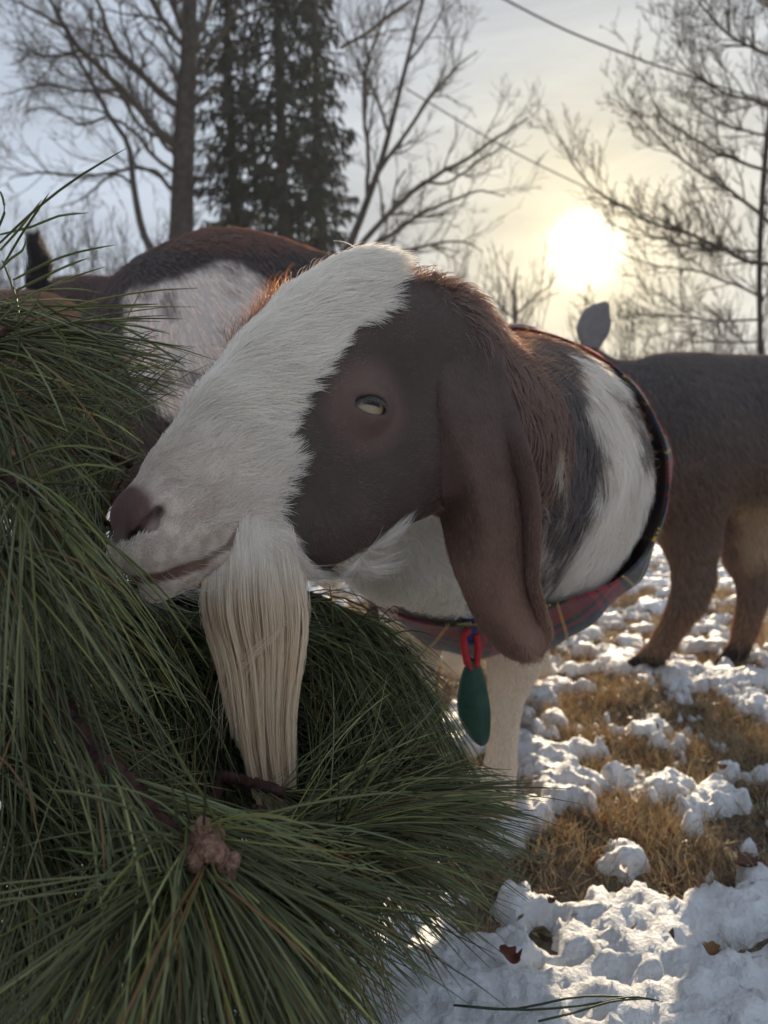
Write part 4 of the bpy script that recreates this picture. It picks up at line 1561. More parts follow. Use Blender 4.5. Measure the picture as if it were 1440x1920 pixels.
for _ in range(6):
    Rp = np.pad(R_, 1, mode='edge')
    R_ = .5 * R_ + .125 * (Rp[:-2, 1:-1] + Rp[2:, 1:-1] + Rp[1:-1, :-2] + Rp[1:-1, 2:])
AA = CV[:, :, 1]; YY = CV[:, :, 2]
fold = .004 * np.sin(AA * 9 + YY * 14) + .003 * np.sin(AA * 17 - YY * 9)
row = np.linspace(0, 1, nrow)[:, None]
side_ = np.clip(np.cos(AA), 0, 1) ** 2
Rc = R_ + .014 + .011 * smooth01(row * 7) + .007 * side_ + fold * smooth01(row * 5)
CV = np.stack([axc[0] + (YY - .95) * .07 + np.cos(AA) * Rc, YY, axc[2] + np.sin(AA) * Rc], -1)
V, q, _ = thick_sheet(CV, .0042)
coat = mesh_np('coat', V, q, MAT_TARTAN)
uvl = coat.data.uv_layers.new(name='UVMap')
uvv = np.stack([-AA * .19 + .034, YY + .03], -1).reshape(-1, 2)
uvv = np.concatenate([uvv, uvv])
li = np.zeros(len(coat.data.loops), np.int32); coat.data.loops.foreach_get('vertex_index', li)
uvl.data.foreach_set('uv', uvv[li].astype(np.float32).ravel())
adopt(goat, coat)
# brushed nap of the fleece along the coat's edge
CNv = vnormals(V, q)
yy = V[:, 1]
P, Nn = scatter(V, q, CNv, (yy < 1.15).astype(float), 16000)
S = grow(P, Nn, rng.normal(size=P.shape), rng.uniform(.002, .0055, len(P)), rng.uniform(.6, 1.6, len(P)), 3)
hair('nap', S, rad(0, 3, np.full(len(P), .00013)), np.array([.16, .03, .03])[None] * rng.uniform(.4, 1.4, len(P))[:, None], MAT_FUR_DARK).parent = coat

# ------------------------------------------------------------------ green tag on its straps
def prism(outline, depth_, th, cx_at=None, bev=.25):
    """rounded slab from a closed outline of world points facing the camera; thickness along view axis"""
    O = np.asarray(outline); c = O.mean(0)
    rings = []
    for sc_, dz in ((1 - bev * .6, -th / 2), (1 - bev * .15, -th * .38), (1, 0), (1 - bev * .15, th * .38), (1 - bev * .6, th / 2)):
        rings.append(c + (O - c) * sc_ + VD * dz)
    n = len(O)
    V = np.vstack(rings)
    i = np.arange(5 * n).reshape(5, n); j = np.roll(i, -1, 1)
    q = np.stack([i[:-1], j[:-1], j[1:], i[1:]], -1).reshape(-1, 4)
    cV = np.vstack([V, c - VD * th * .56, c + VD * th * .56])
    k = len(V)
    t1 = np.stack([j[0], i[0], np.full(n, k)], 1); t2 = np.stack([i[4], j[4], np.full(n, k + 1)], 1)
    return cV, [q, t1, t2]


TD = .775
tagt = empty('hanging_tag', at(885, 1320, TD))
tag(tagt, 'dark green leather tag hanging from red and blue straps under the tartan coat', 'tag')
o_ = spline([(880, 1232, 0), (898, 1242, 0), (911, 1280, 0), (920, 1335, 0), (917, 1385, 0), (903, 1399, 0), (883, 1384, 0), (861, 1348, 0), (857, 1308, 0), (866, 1262, 0), (880, 1232, 0)], 48)[:-1]
V, fs = prism(np.array([at(a, b, TD) for a, b, _ in o_]), TD, .012)
MAT_TAG = pmat('green_leather', (.02, .075, .045), .45, .4, .35, 60, bump=.0008, bscale=300)
MAT_REDSTRAP = pmat('red_strap', (.52, .03, .035), .6, .3, .2, 200, bump=.0004, bscale=900)
MAT_BLUESTRAP = pmat('blue_strap', (.035, .075, .26), .6, .3, .3, 200, bump=.0004, bscale=900)
a_ = mesh_np('leather', V, fs, MAT_TAG)
rope = []
for pts in ([(870, 1194), (872, 1225), (884, 1256)], [(893, 1190), (896, 1215), (893, 1250)], [(880, 1180), (868, 1200), (876, 1245)]):
    p = spline([at(x, y, TD - .003) for x, y in pts], 16)
    rope.append(tube_path(p, np.full(16, .0036), 8))
V, fs = join_np(rope); b_ = mesh_np('red_strap', V, fs, MAT_REDSTRAP)
rope = []
for pts, r in (([(868, 1135), (876, 1165), (882, 1200)], .006), ([(886, 1140), (884, 1165), (882, 1205)], .005)):
    p = spline([at(x, y, TD + .004) for x, y in pts], 14)
    rope.append(tube_path(p, np.full(14, r), 8))
V, fs = join_np(rope); c_ = mesh_np('blue_strap', V, fs, MAT_BLUESTRAP)
adopt(tagt, a_, b_, c_)

# ------------------------------------------------------------------ the other goats
def other_goat(label, bones, colfn, bounds, ears=(), tail=None, nfur=14000, flen=.022, step=.0095, eyes=(), base=None):
    lo, hi = np.asarray(bounds[0]), np.asarray(bounds[1])
    f = Field(*[np.arange(lo[i], hi[i], step) for i in range(3)])
    for a, b, ra, rb, k in bones:
        f.cone(a, b, ra, rb, k)
    V, Q = f.nets(2)
    Nv = vnormals(V, Q)
    g = empty('goat', base if base is not None else (V[:, 0].mean(), V[:, 1].mean(), 0))
    tag(g, label, 'goat', 'goats standing behind')
    bd = mesh_np('body', V, Q, MAT_SKIN, col=colfn(V))
    kids = [bd]
    den = np.where((Nv * norm(CAMP - V)).sum(1) > -.3, 1, .12)
    P, Nn = scatter(V, Q, Nv, den, nfur)
    flow = np.array([.35, .2, -1.0])[None] + 1.2 * noisevec(P, 9)
    S = grow(P, Nn, flow, rng.uniform(.6, 1.3, nfur) * flen, rng.uniform(.10, .35, nfur), 4)
    c = colfn(P) * rng.uniform(.85, 1.15, nfur)[:, None]
    hair('fur', S, rad(0, 4, np.full(nfur, .00050)), np.clip(c, 0, .9), MAT_FUR_DARK).parent = bd
    for pts, wid, th_, c in ears:
        p = spline(pts, 14); w = np.interp(np.linspace(0, 1, 14), np.linspace(0, 1, len(wid)), wid)
        T = norm(np.gradient(p, axis=0)); Sd = norm(np.cross(T, VD))
        t = np.linspace(-1, 1, 11)
        G = p[:, None] + Sd[:, None] * (w[:, None] * t[None])[..., None] + VD * (.35 * w[:, None] * (t[None] ** 2))[..., None]
        EV_, Eq_, _ = thick_sheet(G, th_)
        kids.append(mesh_np('ear', EV_, Eq_, pmat('ear_skin', c, .8, .2, .2, 60)))
    if tail is not None:
        pts, r, c = tail
        p = spline(pts, 16)
        Vt, ft = tube_path(p, np.interp(np.linspace(0, 1, 16), np.linspace(0, 1, len(r)), r), 12)
        mt = pmat('tail_hide', c, .8, .2, .3, 60)
        tl = mesh_np('tail', Vt, ft, mt)
        idx = rng.integers(0, 16, 2500)
        ph = rng.random(2500) * 6.28
        T = norm(np.gradient(p, axis=0))[idx]
        A = norm(np.cross(T, [0.3, 1, .1])); B = np.cross(T, A)
        n_ = np.cos(ph)[:, None] * A + np.sin(ph)[:, None] * B
        rr = np.interp(idx / 15, np.linspace(0, 1, len(r)), r)
        S = grow(p[idx] + n_ * rr[:, None], n_, T, rng.uniform(.015, .035, 2500), rng.uniform(.2, .6, 2500), 4)
        hair('fur', S, rad(0, 4, np.full(2500, .0006)), np.array(c)[None] * rng.uniform(.6, 1.4, 2500)[:, None], MAT_FUR_DARK).parent = tl
        kids.append(tl)
    adopt(g, *kids)
    return g


A_ = at
# right: dark brown goat, head hidden behind the coat
def col_right(P):
    px, py, d = topix(P)
    z = P[:, 2]
    c = lerp(np.array([.085, .058, .046]), np.array([.068, .057, .054]), smooth01((z - .35) / .25)[:, None])
    c = c * (.75 + .5 * fbm(P * 14, 3))[:, None]
    tan = smooth01((px - 1362 + (fbm(P * 30, 2) - .5) * 60) / 40) * smooth01((py - 925) / 50) * smooth01((1085 - py) / 50)
    br = smooth01((1255 - px) / 25) * smooth01((py - 955) / 30) * (d < 2.2)
    c = lerp(c, np.array([.23, .165, .105]), np.clip(tan + br * .6, 0, 1)[:, None])
    shin = smooth01((py - 1120) / 40)
    c = lerp(c, np.array([.115, .064, .042]), (shin * .7)[:, None])
    hoof = smooth01((.045 - z) / .02)
    return lerp(c, np.array([.025, .02, .018]), hoof[:, None])


d = 1.88
bn = [(A_(1250, 812, d), A_(1660, 822, d + .08), .190, .195, .08),
      (A_(1250, 812, d), A_(1150, 775, d), .17, .10, .06), (A_(1150, 775, d), A_(1088, 700, d), .10, .062, .05),
      (A_(1088, 705, d), A_(960, 800, d - .05), .062, .035, .04),
      (A_(1225, 900, d), A_(1222, 968, d), .09, .050, .05),
      (A_(1288, 900, d - .05), A_(1296, 1010, d - .05), .105, .066, .05), (A_(1296, 1010, d - .05), A_(1301, 1085, d - .05), .060, .047, .02),
      (A_(1301, 1085, d - .05), A_(1290, 1130, d - .05), .047, .041, .015), (A_(1290, 1130, d - .05), A_(1250, 1195, d - .05), .041, .029, .012), (A_(1250, 1195, d - .05), A_(1228, 1228, d - .05), .029, .028, .012),
      (A_(1228, 1228, d - .05), A_(1182, 1245, d - .05), .026, .013, .012),
      (A_(1415, 910, d + .06), A_(1405, 1040, d + .06), .11, .062, .05), (A_(1405, 1040, d + .06), A_(1416, 1105, d + .06), .058, .040, .02),
      (A_(1416, 1105, d + .06), A_(1398, 1180, d + .06), .040, .029, .012), (A_(1398, 1180, d + .06), A_(1384, 1220, d + .06), .029, .026, .012), (A_(1384, 1220, d + .06), A_(1345, 1243, d + .06), .024, .012, .012)]
for xx in (1640, 1700):
    bn += [(A_(xx, 880, d + .1), A_(xx + 10, 1030, d + .1), .10, .05, .05), (A_(xx + 10, 1030, d + .1), A_(xx - 10, 1120, d + .15), .045, .03, .02), (A_(xx - 10, 1120, d + .15), A_(xx - 15, 1235, d + .1), .028, .024, .012)]
other_goat('dark brown goat at the right edge with its head hidden behind the coated goat', bn, col_right, ((.22, 1.62, -.02), (1.55, 2.28, .82)),
           ears=[([A_(1108, 655, d - .05), A_(1113, 620, d - .05), A_(1124, 590, d - .05), A_(1139, 567, d - .05)], [.018, .040, .036, .006], .006, (.24, .215, .21))], nfur=42000)

PATCH = [(218, 575), (245, 546), (330, 522), (395, 503), (450, 498), (484, 520), (492, 570), (510, 640), (480, 740), (400, 790), (310, 760), (245, 700), (222, 640)]


def col_patch(P):
    px, py, d = topix(P)
    nz = (fbm(P * 22, 3) - .5) * 70
    w = smooth01(.5 - (in_poly(px, py, PATCH) + nz) / 24)
    dk = np.array([.045, .034, .032])[None] * (.7 + .6 * fbm(P * 12, 2))[:, None]
    sp_ = smooth01((fbm(P * 34 + 3, 3) - .60) * 12)
    wh = lerp(np.array([.62, .55, .50]), np.array([.20, .16, .15]), (sp_ * .8)[:, None])
    c = lerp(dk, wh, w[:, None])
    top = smooth01((478 - py) / 14)  # sunlit orange rim along the back, painted into the hide colour
    return lerp(c, np.array([.12, .05, .028]), (top * .35 * (1 - w))[:, None])


d = 1.25
bn = [(A_(400, 698, d), A_(440, 690, d), .186, .192, .06), (A_(440, 690, d), A_(760, 720, d + .05), .192, .175, .08), (A_(400, 703, d), A_(330, 708, d), .178, .150, .05),
      (A_(325, 715, d), A_(265, 770, d), .13, .095, .03), (A_(265, 770, d), A_(190, 870, d), .085, .062, .03), (A_(190, 870, d), A_(120, 960, d), .058, .035, .03)]
for xx, yy in ((330, 860), (380, 860), (730, 860), (790, 860)):
    bn += [(A_(xx, yy, d + .03), A_(xx, 1080, d + .03), .075, .036, .05), (A_(xx, 1080, d + .03), A_(xx - 5, 1395, d + .03), .034, .026, .02)]
other_goat('dark goat with a broad white flank patch behind the bearded goat\'s forehead', bn, col_patch, ((-.75, 1.0, -.02), (.32, 1.55, .86)), nfur=30000, flen=.02)


def col_plain(c0, c1):
    def f(P):
        return lerp(np.array(c0), np.array(c1), smooth01((fbm(P * 10, 3) - .35) * 3)[:, None])
    return f


d = 1.95
bn = [(A_(160, 668, d), A_(420, 664, d), .19, .19, .08), (A_(160, 668, d), A_(90, 690, d), .17, .12, .06)]
for xx in (130, 170, 400, 440):
    bn += [(A_(xx, 780, d), A_(xx, 1000, d), .07, .035, .05), (A_(xx, 1000, d), A_(xx, 1225, d), .033, .026, .02)]
other_goat('plain dark reddish goat whose back shows between the two left goats', bn, col_plain((.085, .042, .03), (.06, .035, .03)), ((-1.1, 1.65, -.02), (-.1, 2.3, 1.05)), nfur=14000, flen=.018)
d = 1.6
bn = [(A_(-180, 690, d), A_(70, 705, d), .165, .160, .08), (A_(70, 705, d), A_(135, 720, d), .15, .125, .06)]
for xx in (-150, -100, 90, 120):
    bn += [(A_(xx, 800, d), A_(xx, 1040, d), .07, .035, .05), (A_(xx, 1040, d), A_(xx, 1295, d), .033, .026, .02)]
other_goat('chestnut goat at the left edge with its black tail held upright', bn, col_plain((.17, .085, .05), (.12, .06, .04)), ((-1.35, 1.3, -.02), (-.4, 1.95, .95)),
           tail=([A_(78, 560, d), A_(72, 530, d), A_(75, 495, d), A_(66, 455, d)], [.017, .017, .015, .007], (.012, .011, .012)), nfur=14000, flen=.018)
# ------------------------------------------------------------------ cut pine boughs in front
def needle_material():
    m, n, l = mat_new('pine_needles')
    out = N(n, 'ShaderNodeOutputMaterial')
    a = N(n, 'ShaderNodeAttribute', attribute_name='col')
    b = N(n, 'ShaderNodeBsdfPrincipled', Roughness=.45)
    b.inputs['Specular IOR Level'].default_value = .32
    l.new(a.outputs['Color'], b.inputs['Base Color'])
    tr = N(n, 'ShaderNodeBsdfTranslucent')
    mu = N(n, 'ShaderNodeMix', data_type='RGBA', blend_type='MULTIPLY'); mu.inputs['Factor'].default_value = 1.0
    l.new(a.outputs['Color'], mu.inputs[6]); mu.inputs[7].default_value = (1.5, 1.5, .6, 1)
    l.new(mu.outputs[2], tr.inputs['Color'])
    ms = N(n, 'ShaderNodeMixShader', Fac=.26)
    l.new(b.outputs[0], ms.inputs[1]); l.new(tr.outputs[0], ms.inputs[2]); l.new(ms.outputs[0], out.inputs['Surface'])
    return m


MAT_NEEDLE = needle_material()
MAT_PTWIG = pmat('pine_twig', (.095, .048, .040), .85, .2, .5, 90, bump=.002, bscale=300)
MAT_BUD = pmat('pine_bud', (.36, .22, .15), .7, .3, .5, 420, (.15, .065, .045), bump=.0012, bscale=900)
NK = 7


def needles_from(twig, n_f, per, l0, l1, sag, tipbias=.6, fwd=(.5, 1.3), rad0=.00062, toward=None, tw=.0):
    """strand paths for n_f bundles of `per` needles along the twig polyline"""
    m = len(twig)
    t = 1 - np.abs(rng.beta(1.0, 1.0 / max(1 - tipbias, .05), n_f)) * .95
    t = np.clip(t, 0, 1)
    i = np.minimum((t * (m - 1)).astype(int), m - 2); f = (t * (m - 1) - i)[:, None]
    p = twig[i] * (1 - f) + twig[i + 1] * f
    T = norm(twig[np.minimum(i + 1, m - 1)] - twig[i])
    q = norm(np.cross(T, rng.normal(size=(n_f, 3))))
    ang = rng.uniform(fwd[0], fwd[1], n_f)[:, None]
    D = T * np.cos(ang) + q * np.sin(ang)
    if toward is not None:
        D = D + np.asarray(toward)[None] * tw
    wild = rng.random(n_f) < .32
    D[wild] += rng.normal(0, .75, (wild.sum(), 3))
    D = norm(D)
    p = np.repeat(p, per, 0); D = np.repeat(D, per, 0)
    n = len(p)
    D = norm(D + rng.normal(0, .13, (n, 3)))
    L = np.repeat(rng.uniform(l0, l1, n_f), per) * np.where(rng.random(n) < .12, rng.uniform(.4, .9, n), rng.uniform(.9, 1.05, n))
    s = np.linspace(0, 1, NK)[None, :, None]
    bend = norm(np.cross(D, rng.normal(size=(n, 3)))) * rng.normal(0, .11, n)[:, None]
    sg = (sag * rng.uniform(.4, 1.5, n))[:, None, None]
    P = p[:, None] + D[:, None] * (L[:, None, None] * s) + bend[:, None] * (L[:, None, None] * s ** 2) + np.array([0, 0, -1.0]) * sg * L[:, None, None] * s ** 2
    R = rad0 * rng.uniform(.75, 1.2, n)[:, None] * np.array([.8, 1, 1, 1, .95, .8, .25])[None]
    c = np.array([.168, .180, .088])[None] * np.exp(rng.normal(-.08, .38, n))[:, None]
    yl = rng.random(n)
    c = np.where((yl < .16)[:, None], c * np.array([1.3, 1.22, .85]), c)
    c = np.where((yl > .80)[:, None], c * np.array([.72, .78, .80]), c)
    dead = rng.random(n) < .04
    c[dead] = np.array([.26, .15, .07])
    return P, R, c


# how far every goat-free needle may reach: keep them out of the head
HEAP = [(-900, 520), (60, 556), (180, 578), (300, 645), (385, 705), (330, 760), (235, 880), (190, 960), (180, 1050), (240, 1125), (330, 1150), (372, 1130), (560, 1100), (690, 1105), (780, 1195), (850, 1250), (862, 1330), (850, 1435),
        (960, 1450), (1075, 1505), (1085, 1560), (1020, 1640), (960, 1730), (900, 1800), (760, 1870), (690, 2000), (660, 2600), (-900, 2600)]
BEARD_ZONE = [(300, 1060), (600, 1060), (585, 1250), (572, 1510), (470, 1520), (400, 1300)]

HEAD_ZONE = [(400, 715), (320, 785), (262, 880), (215, 950), (205, 1030), (262, 1098), (372, 1118), (560, 1100), (690, 1100), (900, 1150), (1200, 900), (900, 500), (560, 480)]
BUD_ZONE = [(338, 1552), (445, 1552), (450, 1645), (345, 1645)]
TAG_ZONE = [(845, 1185), (930, 1185), (930, 1405), (850, 1400)]
TWIG_ZONE = [(105, 1285), (150, 1285), (385, 1565), (350, 1595)]
LEG_ZONE = [(905, 1230), (1020, 1230), (1000, 1440), (905, 1440)]


def in_heap(P):
    x, y, d = topix(P.reshape(-1, 3))
    sd = in_poly(x, y, HEAP).reshape(len(P), -1)
    out = np.maximum(sd[:, 1:], 0).max(1)
    bz = (in_poly(x, y, BEARD_ZONE).reshape(len(P), -1) < 0) & (d.reshape(len(P), -1) < .562)
    hz = (in_poly(x, y, HEAD_ZONE).reshape(len(P), -1) < 0) & (d.reshape(len(P), -1) < .60)
    X, Yp, Dd = x.reshape(len(P), -1)[:, 2:], y.reshape(len(P), -1)[:, 2:], d.reshape(len(P), -1)[:, 2:]
    inside = lambda z, far: ((in_poly(X.ravel(), Yp.ravel(), z).reshape(X.shape) < 0) & (Dd < far)).any(1)
    u_ = rng.random(len(P))
    for zone, far, keep in ((BUD_ZONE, .364, .04), (TAG_ZONE, .80, .10), (TWIG_ZONE, .42, .35), (LEG_ZONE, 1.0, .25)):
        bz = bz | ((inside(zone, far) & (u_ > keep))[:, None])
    return (out < rng.exponential(26, len(P))) & (bz[:, 2:].sum(1) < 1) & (hz[:, 1:].sum(1) < 1)


def clear_of_head(P):
    """drop strands that pierce the main goat"""
    mid = P[:, 2:].reshape(-1, 3)
    near = np.zeros(len(mid), bool)
    box = (mid[:, 1] > .36) & (mid[:, 0] > -.22) & (mid[:, 2] > .28)
    for i in np.where(box)[0]:
        h = BVH.find_nearest(Vector(mid[i]), .05)
        if h[0] is not None and (Vector(mid[i]) - h[0]).dot(h[1]) < .002:
            near[i] = True
    return ~near.reshape(len(P), -1).any(1)


def bough(label, twigs, group='cut pine boughs heaped in front', free=(), buds=(), limbs=()):
    """twigs: list of dicts (path, n, per, len, sag ...)"""
    root = empty('pine_bough', twigs[0]['path'][0])
    tag(root, label, 'pine bough', group)
    kids = []
    ntri = 0
    for tw_ in twigs:
        p = spline(tw_['path'], 90)
        p += np.cumsum(rng.normal(0, .0003, (90, 3)), 0)
        r = np.linspace(tw_.get('r0', .0062) * .62, tw_.get('r1', .0042) * .62, 90)
        V, fs = tube_path(p, r, 12)
        ax_ = np.repeat(p, 12, 0)                      # scaly bark left by shed needles
        V = ax_ + (V - ax_) * (1 + .42 * (fbm(V * 620, 2) - .5) + .16 * rng.normal(size=len(V)))[:, None]
        kids.append(mesh_np('twig', V, fs, MAT_PTWIG))
        P, R, c = needles_from(p, tw_['n'], tw_.get('per', 4), *tw_.get('len', (.085, .12)), tw_.get('sag', .25), tw_.get('tip', .6), tw_.get('fwd', (.4, 1.2)), tw_.get('rad', .00062), tw_.get('toward'), tw_.get('tw', 0))
        ok = in_heap(P)
        P, R, c = P[ok], R[ok], c[ok]
        ok = clear_of_head(P)
        P, R, c = P[ok], R[ok], c[ok]
        V, q = strands_mesh(P, R, 3)
        nd = mesh_np('needles', V, q, MAT_NEEDLE, col=np.repeat(c, NK * 3, 0)); nd['kind'] = 'stuff'
        kids.append(nd); ntri += len(q) * 2
    for lp, r0_, r1_ in limbs:                         # the cut limb that carries the twigs down to the ground
        p = spline(lp, 50)
        V, fs = tube_path(p, np.linspace(r0_, r1_, 50), 12)
        ax_ = np.repeat(p, 12, 0)
        V = ax_ + (V - ax_) * (1 + .35 * (fbm(V * 200, 3) - .5))[:, None]
        kids.append(mesh_np('limb', V, fs, MAT_PTWIG))
    if len(free):
        P = np.array([spline([at(*x) for x in f_], NK) for f_ in free])
        for P1 in P:      # needles that stand clear of the rest
            V, q = strands_mesh(P1[None], (.00072 * np.array([[.8, 1, 1, 1, .95, .8, .2]])), 5)
            c = np.array([.085, .115, .045]) * rng.uniform(.7, 1.35) * np.array([rng.uniform(.9, 1.3), 1, .85])
            kids.append(mesh_np('needle', V, q, MAT_NEEDLE, col=np.tile(c, (len(V), 1))))
    for (bx, by, bd_, br_) in buds:
        c0 = at(bx, by, bd_)
        ax_ = norm(VR * rng.normal(0.35, .3) - VU * rng.uniform(.1, .9) - VD * rng.uniform(.3, 1))
        M_ = np.stack([norm(np.cross(ax_, [0.2, .3, 1])), np.zeros(3), ax_]); M_[1] = np.cross(M_[2], M_[0])
        Lc, V, q = uv_sphere(c0, 1.0, np.eye(3), 48, 36)
        ph_ = np.arctan2(Lc[:, 1], Lc[:, 0])
        pr = br_ * (1 + .12 * np.abs(np.sin(ph_ * 3 + Lc[:, 2] * 11)) * np.abs(np.cos(Lc[:, 2] * 9 - ph_)) + .25 * (fbm(Lc * 4 + bx, 3) - .5))
        Vb = c0 + (Lc * np.array([1, 1, 1.5]) * pr[:, None]) @ M_
        kids.append(mesh_np('bud', Vb, q, MAT_BUD))
    adopt(root, *kids)
    return ntri


def P_(*pts):
    return [at(*p) for p in pts]


TRI = 0
down_ = np.array([0, 0, -1.0])
# 1: the near bough whose tip carries the buds
TRI += bough('nearest pine bough with a cluster of brown buds at its tip', [
    dict(path=P_((60, 1250, .43), (130, 1340, .42), (200, 1425, .40), (290, 1520, .385), (372, 1592, .37)), n=100, per=4, len=(.085, .122), sag=.22, tip=.72, fwd=(.35, 1.35), r0=.0095, r1=.0075, toward=VR * .35 - VU * .65 - VD * .10, tw=.55, rad=.00066),
    dict(path=P_((330, 1560, .385), (372, 1600, .37), (395, 1622, .366)), n=36, per=4, len=(.09, .125), sag=.20, tip=.4, fwd=(.25, 1.1), r0=.006, r1=.005, toward=VR * .9 - VU * .35, tw=.6, rad=.00066),
    dict(path=P_((300, 1530, .385), (352, 1592, .37), (362, 1625, .362)), n=36, per=4, len=(.09, .125), sag=.25, tip=.4, fwd=(.2, 1.0), r0=.006, r1=.005, toward=-VR * .45 - VU * 1.0, tw=.8, rad=.00068)],
    free=[[(420, 1575, .36), (385, 1500, .355), (345, 1440, .35), (312, 1370, .35)], [(350, 1545, .362), (342, 1620, .35), (314, 1668, .345)], [(395, 1600, .358), (405, 1640, .35), (430, 1655, .348)],
          [(330, 1560, .36), (200, 1600, .35), (110, 1590, .35)], [(345, 1590, .36), (200, 1680, .35), (45, 1730, .345)]],
    buds=[(366, 1612, .358, .0040), (408, 1596, .357, .0038), (436, 1618, .359, .0034), (382, 1552, .364, .0036), (353, 1605, .362, .0046), (392, 1590, .360, .0060), (418, 1612, .362, .0050), (425, 1632, .362, .0042), (372, 1570, .366, .0048), (404, 1570, .368, .0042)])
# 2: upper left, against the sky
TRI += bough('pine bough at the upper left whose needle tips stand against the sky', [
    dict(path=P_((-230, 800, .47), (-120, 700, .45), (-50, 620, .44), (-12, 560, .435)), n=-25+60, per=4, len=(.085, .125), sag=.16, tip=.55, fwd=(.45, 1.35), toward=VR * .8 - VU * .25, tw=.55),
    dict(path=P_((-140, 700, .45), (-60, 655, .44), (10, 625, .435)), n=-28+67, per=4, len=(.095, .135), sag=.20, tip=.6, fwd=(.2, .8), toward=VR * 1.0 - VU * .28, tw=.5)],
    free=[[(-5, 460, .43), (70, 390, .42), (150, 330, .42), (237, 278, .42)], [(0, 440, .43), (60, 425, .43), (110, 405, .42), (166, 399, .42)], [(5, 500, .43), (40, 440, .43), (70, 395, .42), (92, 362, .42)], [(0, 470, .43), (40, 425, .43), (78, 375, .425)],
          [(25, 525, .43), (90, 492, .42), (150, 472, .42), (216, 459, .42)], [(30, 545, .43), (80, 520, .42), (130, 497, .42), (166, 484, .42)], [(5, 490, .43), (30, 560, .42), (36, 640, .42), (18, 760, .41)], [(60, 572, .43), (150, 575, .42), (230, 573, .42), (297, 570, .42)],
          [(-10, 440, .43), (8, 400, .42), (5, 370, .42), (-3, 355, .42)], [(45, 550, .43), (90, 590, .42), (150, 680, .42), (235, 825, .42)], [(60, 560, .43), (160, 620, .42), (240, 700, .42), (282, 838, .42)], [(100, 566, .43), (200, 600, .42), (280, 640, .42), (350, 690, .42)],
          [(0, 505, .43), (20, 485, .42), (42, 470, .42), (50, 448, .42)], [(-10, 545, .43), (60, 590, .42), (120, 640, .41), (118, 700, .41)]])
# 3: left, hanging in front of the muzzle
TRI += bough('pine bough hanging at the left edge in front of the muzzle', [
    dict(path=P_((-200, 860, .43), (-110, 880, .41), (-20, 900, .40), (60, 930, .395)), n=-25+72, per=4, len=(.085, .13), sag=.40, tip=.45, fwd=(.3, 1.2), toward=VR * .5 - VU * .7, tw=.6),
    dict(path=P_((-160, 1000, .41), (-60, 1030, .40), (40, 1010, .39)), n=-20+57, per=4, len=(.08, .125), sag=.40, tip=.45, fwd=(.4, 1.3), toward=VR * .3 - VU * .8, tw=.8),
    dict(path=P_((-160, 760, .47), (-60, 750, .46), (40, 770, .45)), n=-20+57, per=4, len=(.085, .13), sag=.28, tip=.5, fwd=(.3, 1.0), toward=VR * .9 - VU * .35, tw=.55)],
    free=[[(60, 900, .39), (130, 960, .38), (95, 1080, .38), (78, 1175, .38)], [(0, 905, .40), (120, 905, .40), (200, 880, .40), (272, 850, .40)], [(120, 930, .40), (210, 1020, .39), (310, 1130, .38), (392, 1252, .38)], [(90, 950, .40), (180, 1000, .39), (280, 1080, .39), (362, 1178, .39)]])
# 4: dark boughs deeper in the heap
TRI += bough('shaded pine bough behind the needles under the nose', [
    dict(path=P_((-120, 900, .62), (40, 860, .60), (170, 850, .59), (240, 870, .585)), n=79, per=4, len=(.09, .14), sag=.25, tip=.3, fwd=(.4, 1.3)),
    dict(path=P_((-60, 760, .66), (80, 700, .64), (200, 690, .63)), n=60, per=4, len=(.10, .14), sag=.25, tip=.35, fwd=(.4, 1.2)),
    dict(path=P_((40, 1090, .64), (170, 1085, .63), (310, 1120, .62)), n=240, per=4, len=(.09, .13), sag=.25, tip=.25, fwd=(.4, 1.4)),
    dict(path=P_((0, 960, .66), (110, 965, .65), (230, 990, .64)), n=200, per=4, len=(.09, .13), sag=.25, tip=.25, fwd=(.4, 1.4)),
    dict(path=P_((-100, 1080, .56), (50, 1060, .54), (150, 1080, .53)), n=67, per=4, len=(.09, .13), sag=.35, tip=.35, fwd=(.4, 1.3))])
TRI += bough('pine bough lying under the chin and behind the beard', [
    dict(path=P_((60, 1120, .62), (200, 1180, .61), (330, 1250, .60), (450, 1330, .60)), n=200+92, per=4, len=(.09, .13), sag=.28, tip=.4, fwd=(.5, 1.35), toward=VR * .6 - VU * .2, tw=.35),
    dict(path=P_((150, 1100, .62), (320, 1130, .61), (470, 1180, .60)), n=72, per=4, len=(.09, .13), sag=.3, tip=.35, fwd=(.4, 1.3)),
    dict(path=P_((100, 1350, .60), (260, 1400, .60), (420, 1450, .595)), n=200+79, per=4, len=(.09, .125), sag=.25, tip=.35, fwd=(.5, 1.3))])
TRI += bough('drooping dark pine bough between the beard and the green tag', [
    dict(path=P_((500, 1090, .68), (600, 1120, .665), (690, 1165, .655), (765, 1235, .645)), n=160+100, per=4, len=(.095, .14), sag=.55, tip=.5, fwd=(.3, 1.2), toward=down_, tw=.7),
    dict(path=P_((460, 1150, .65), (580, 1190, .64), (660, 1240, .63)), n=180+79, per=4, len=(.095, .135), sag=.5, tip=.4, fwd=(.4, 1.3), toward=down_, tw=.6),
    dict(path=P_((620, 1180, .66), (700, 1210, .65), (770, 1225, .645)), n=39, per=4, len=(.09, .13), sag=.35, tip=.6, fwd=(.2, .9), toward=VR * .6 + down_ * .5, tw=.5)])
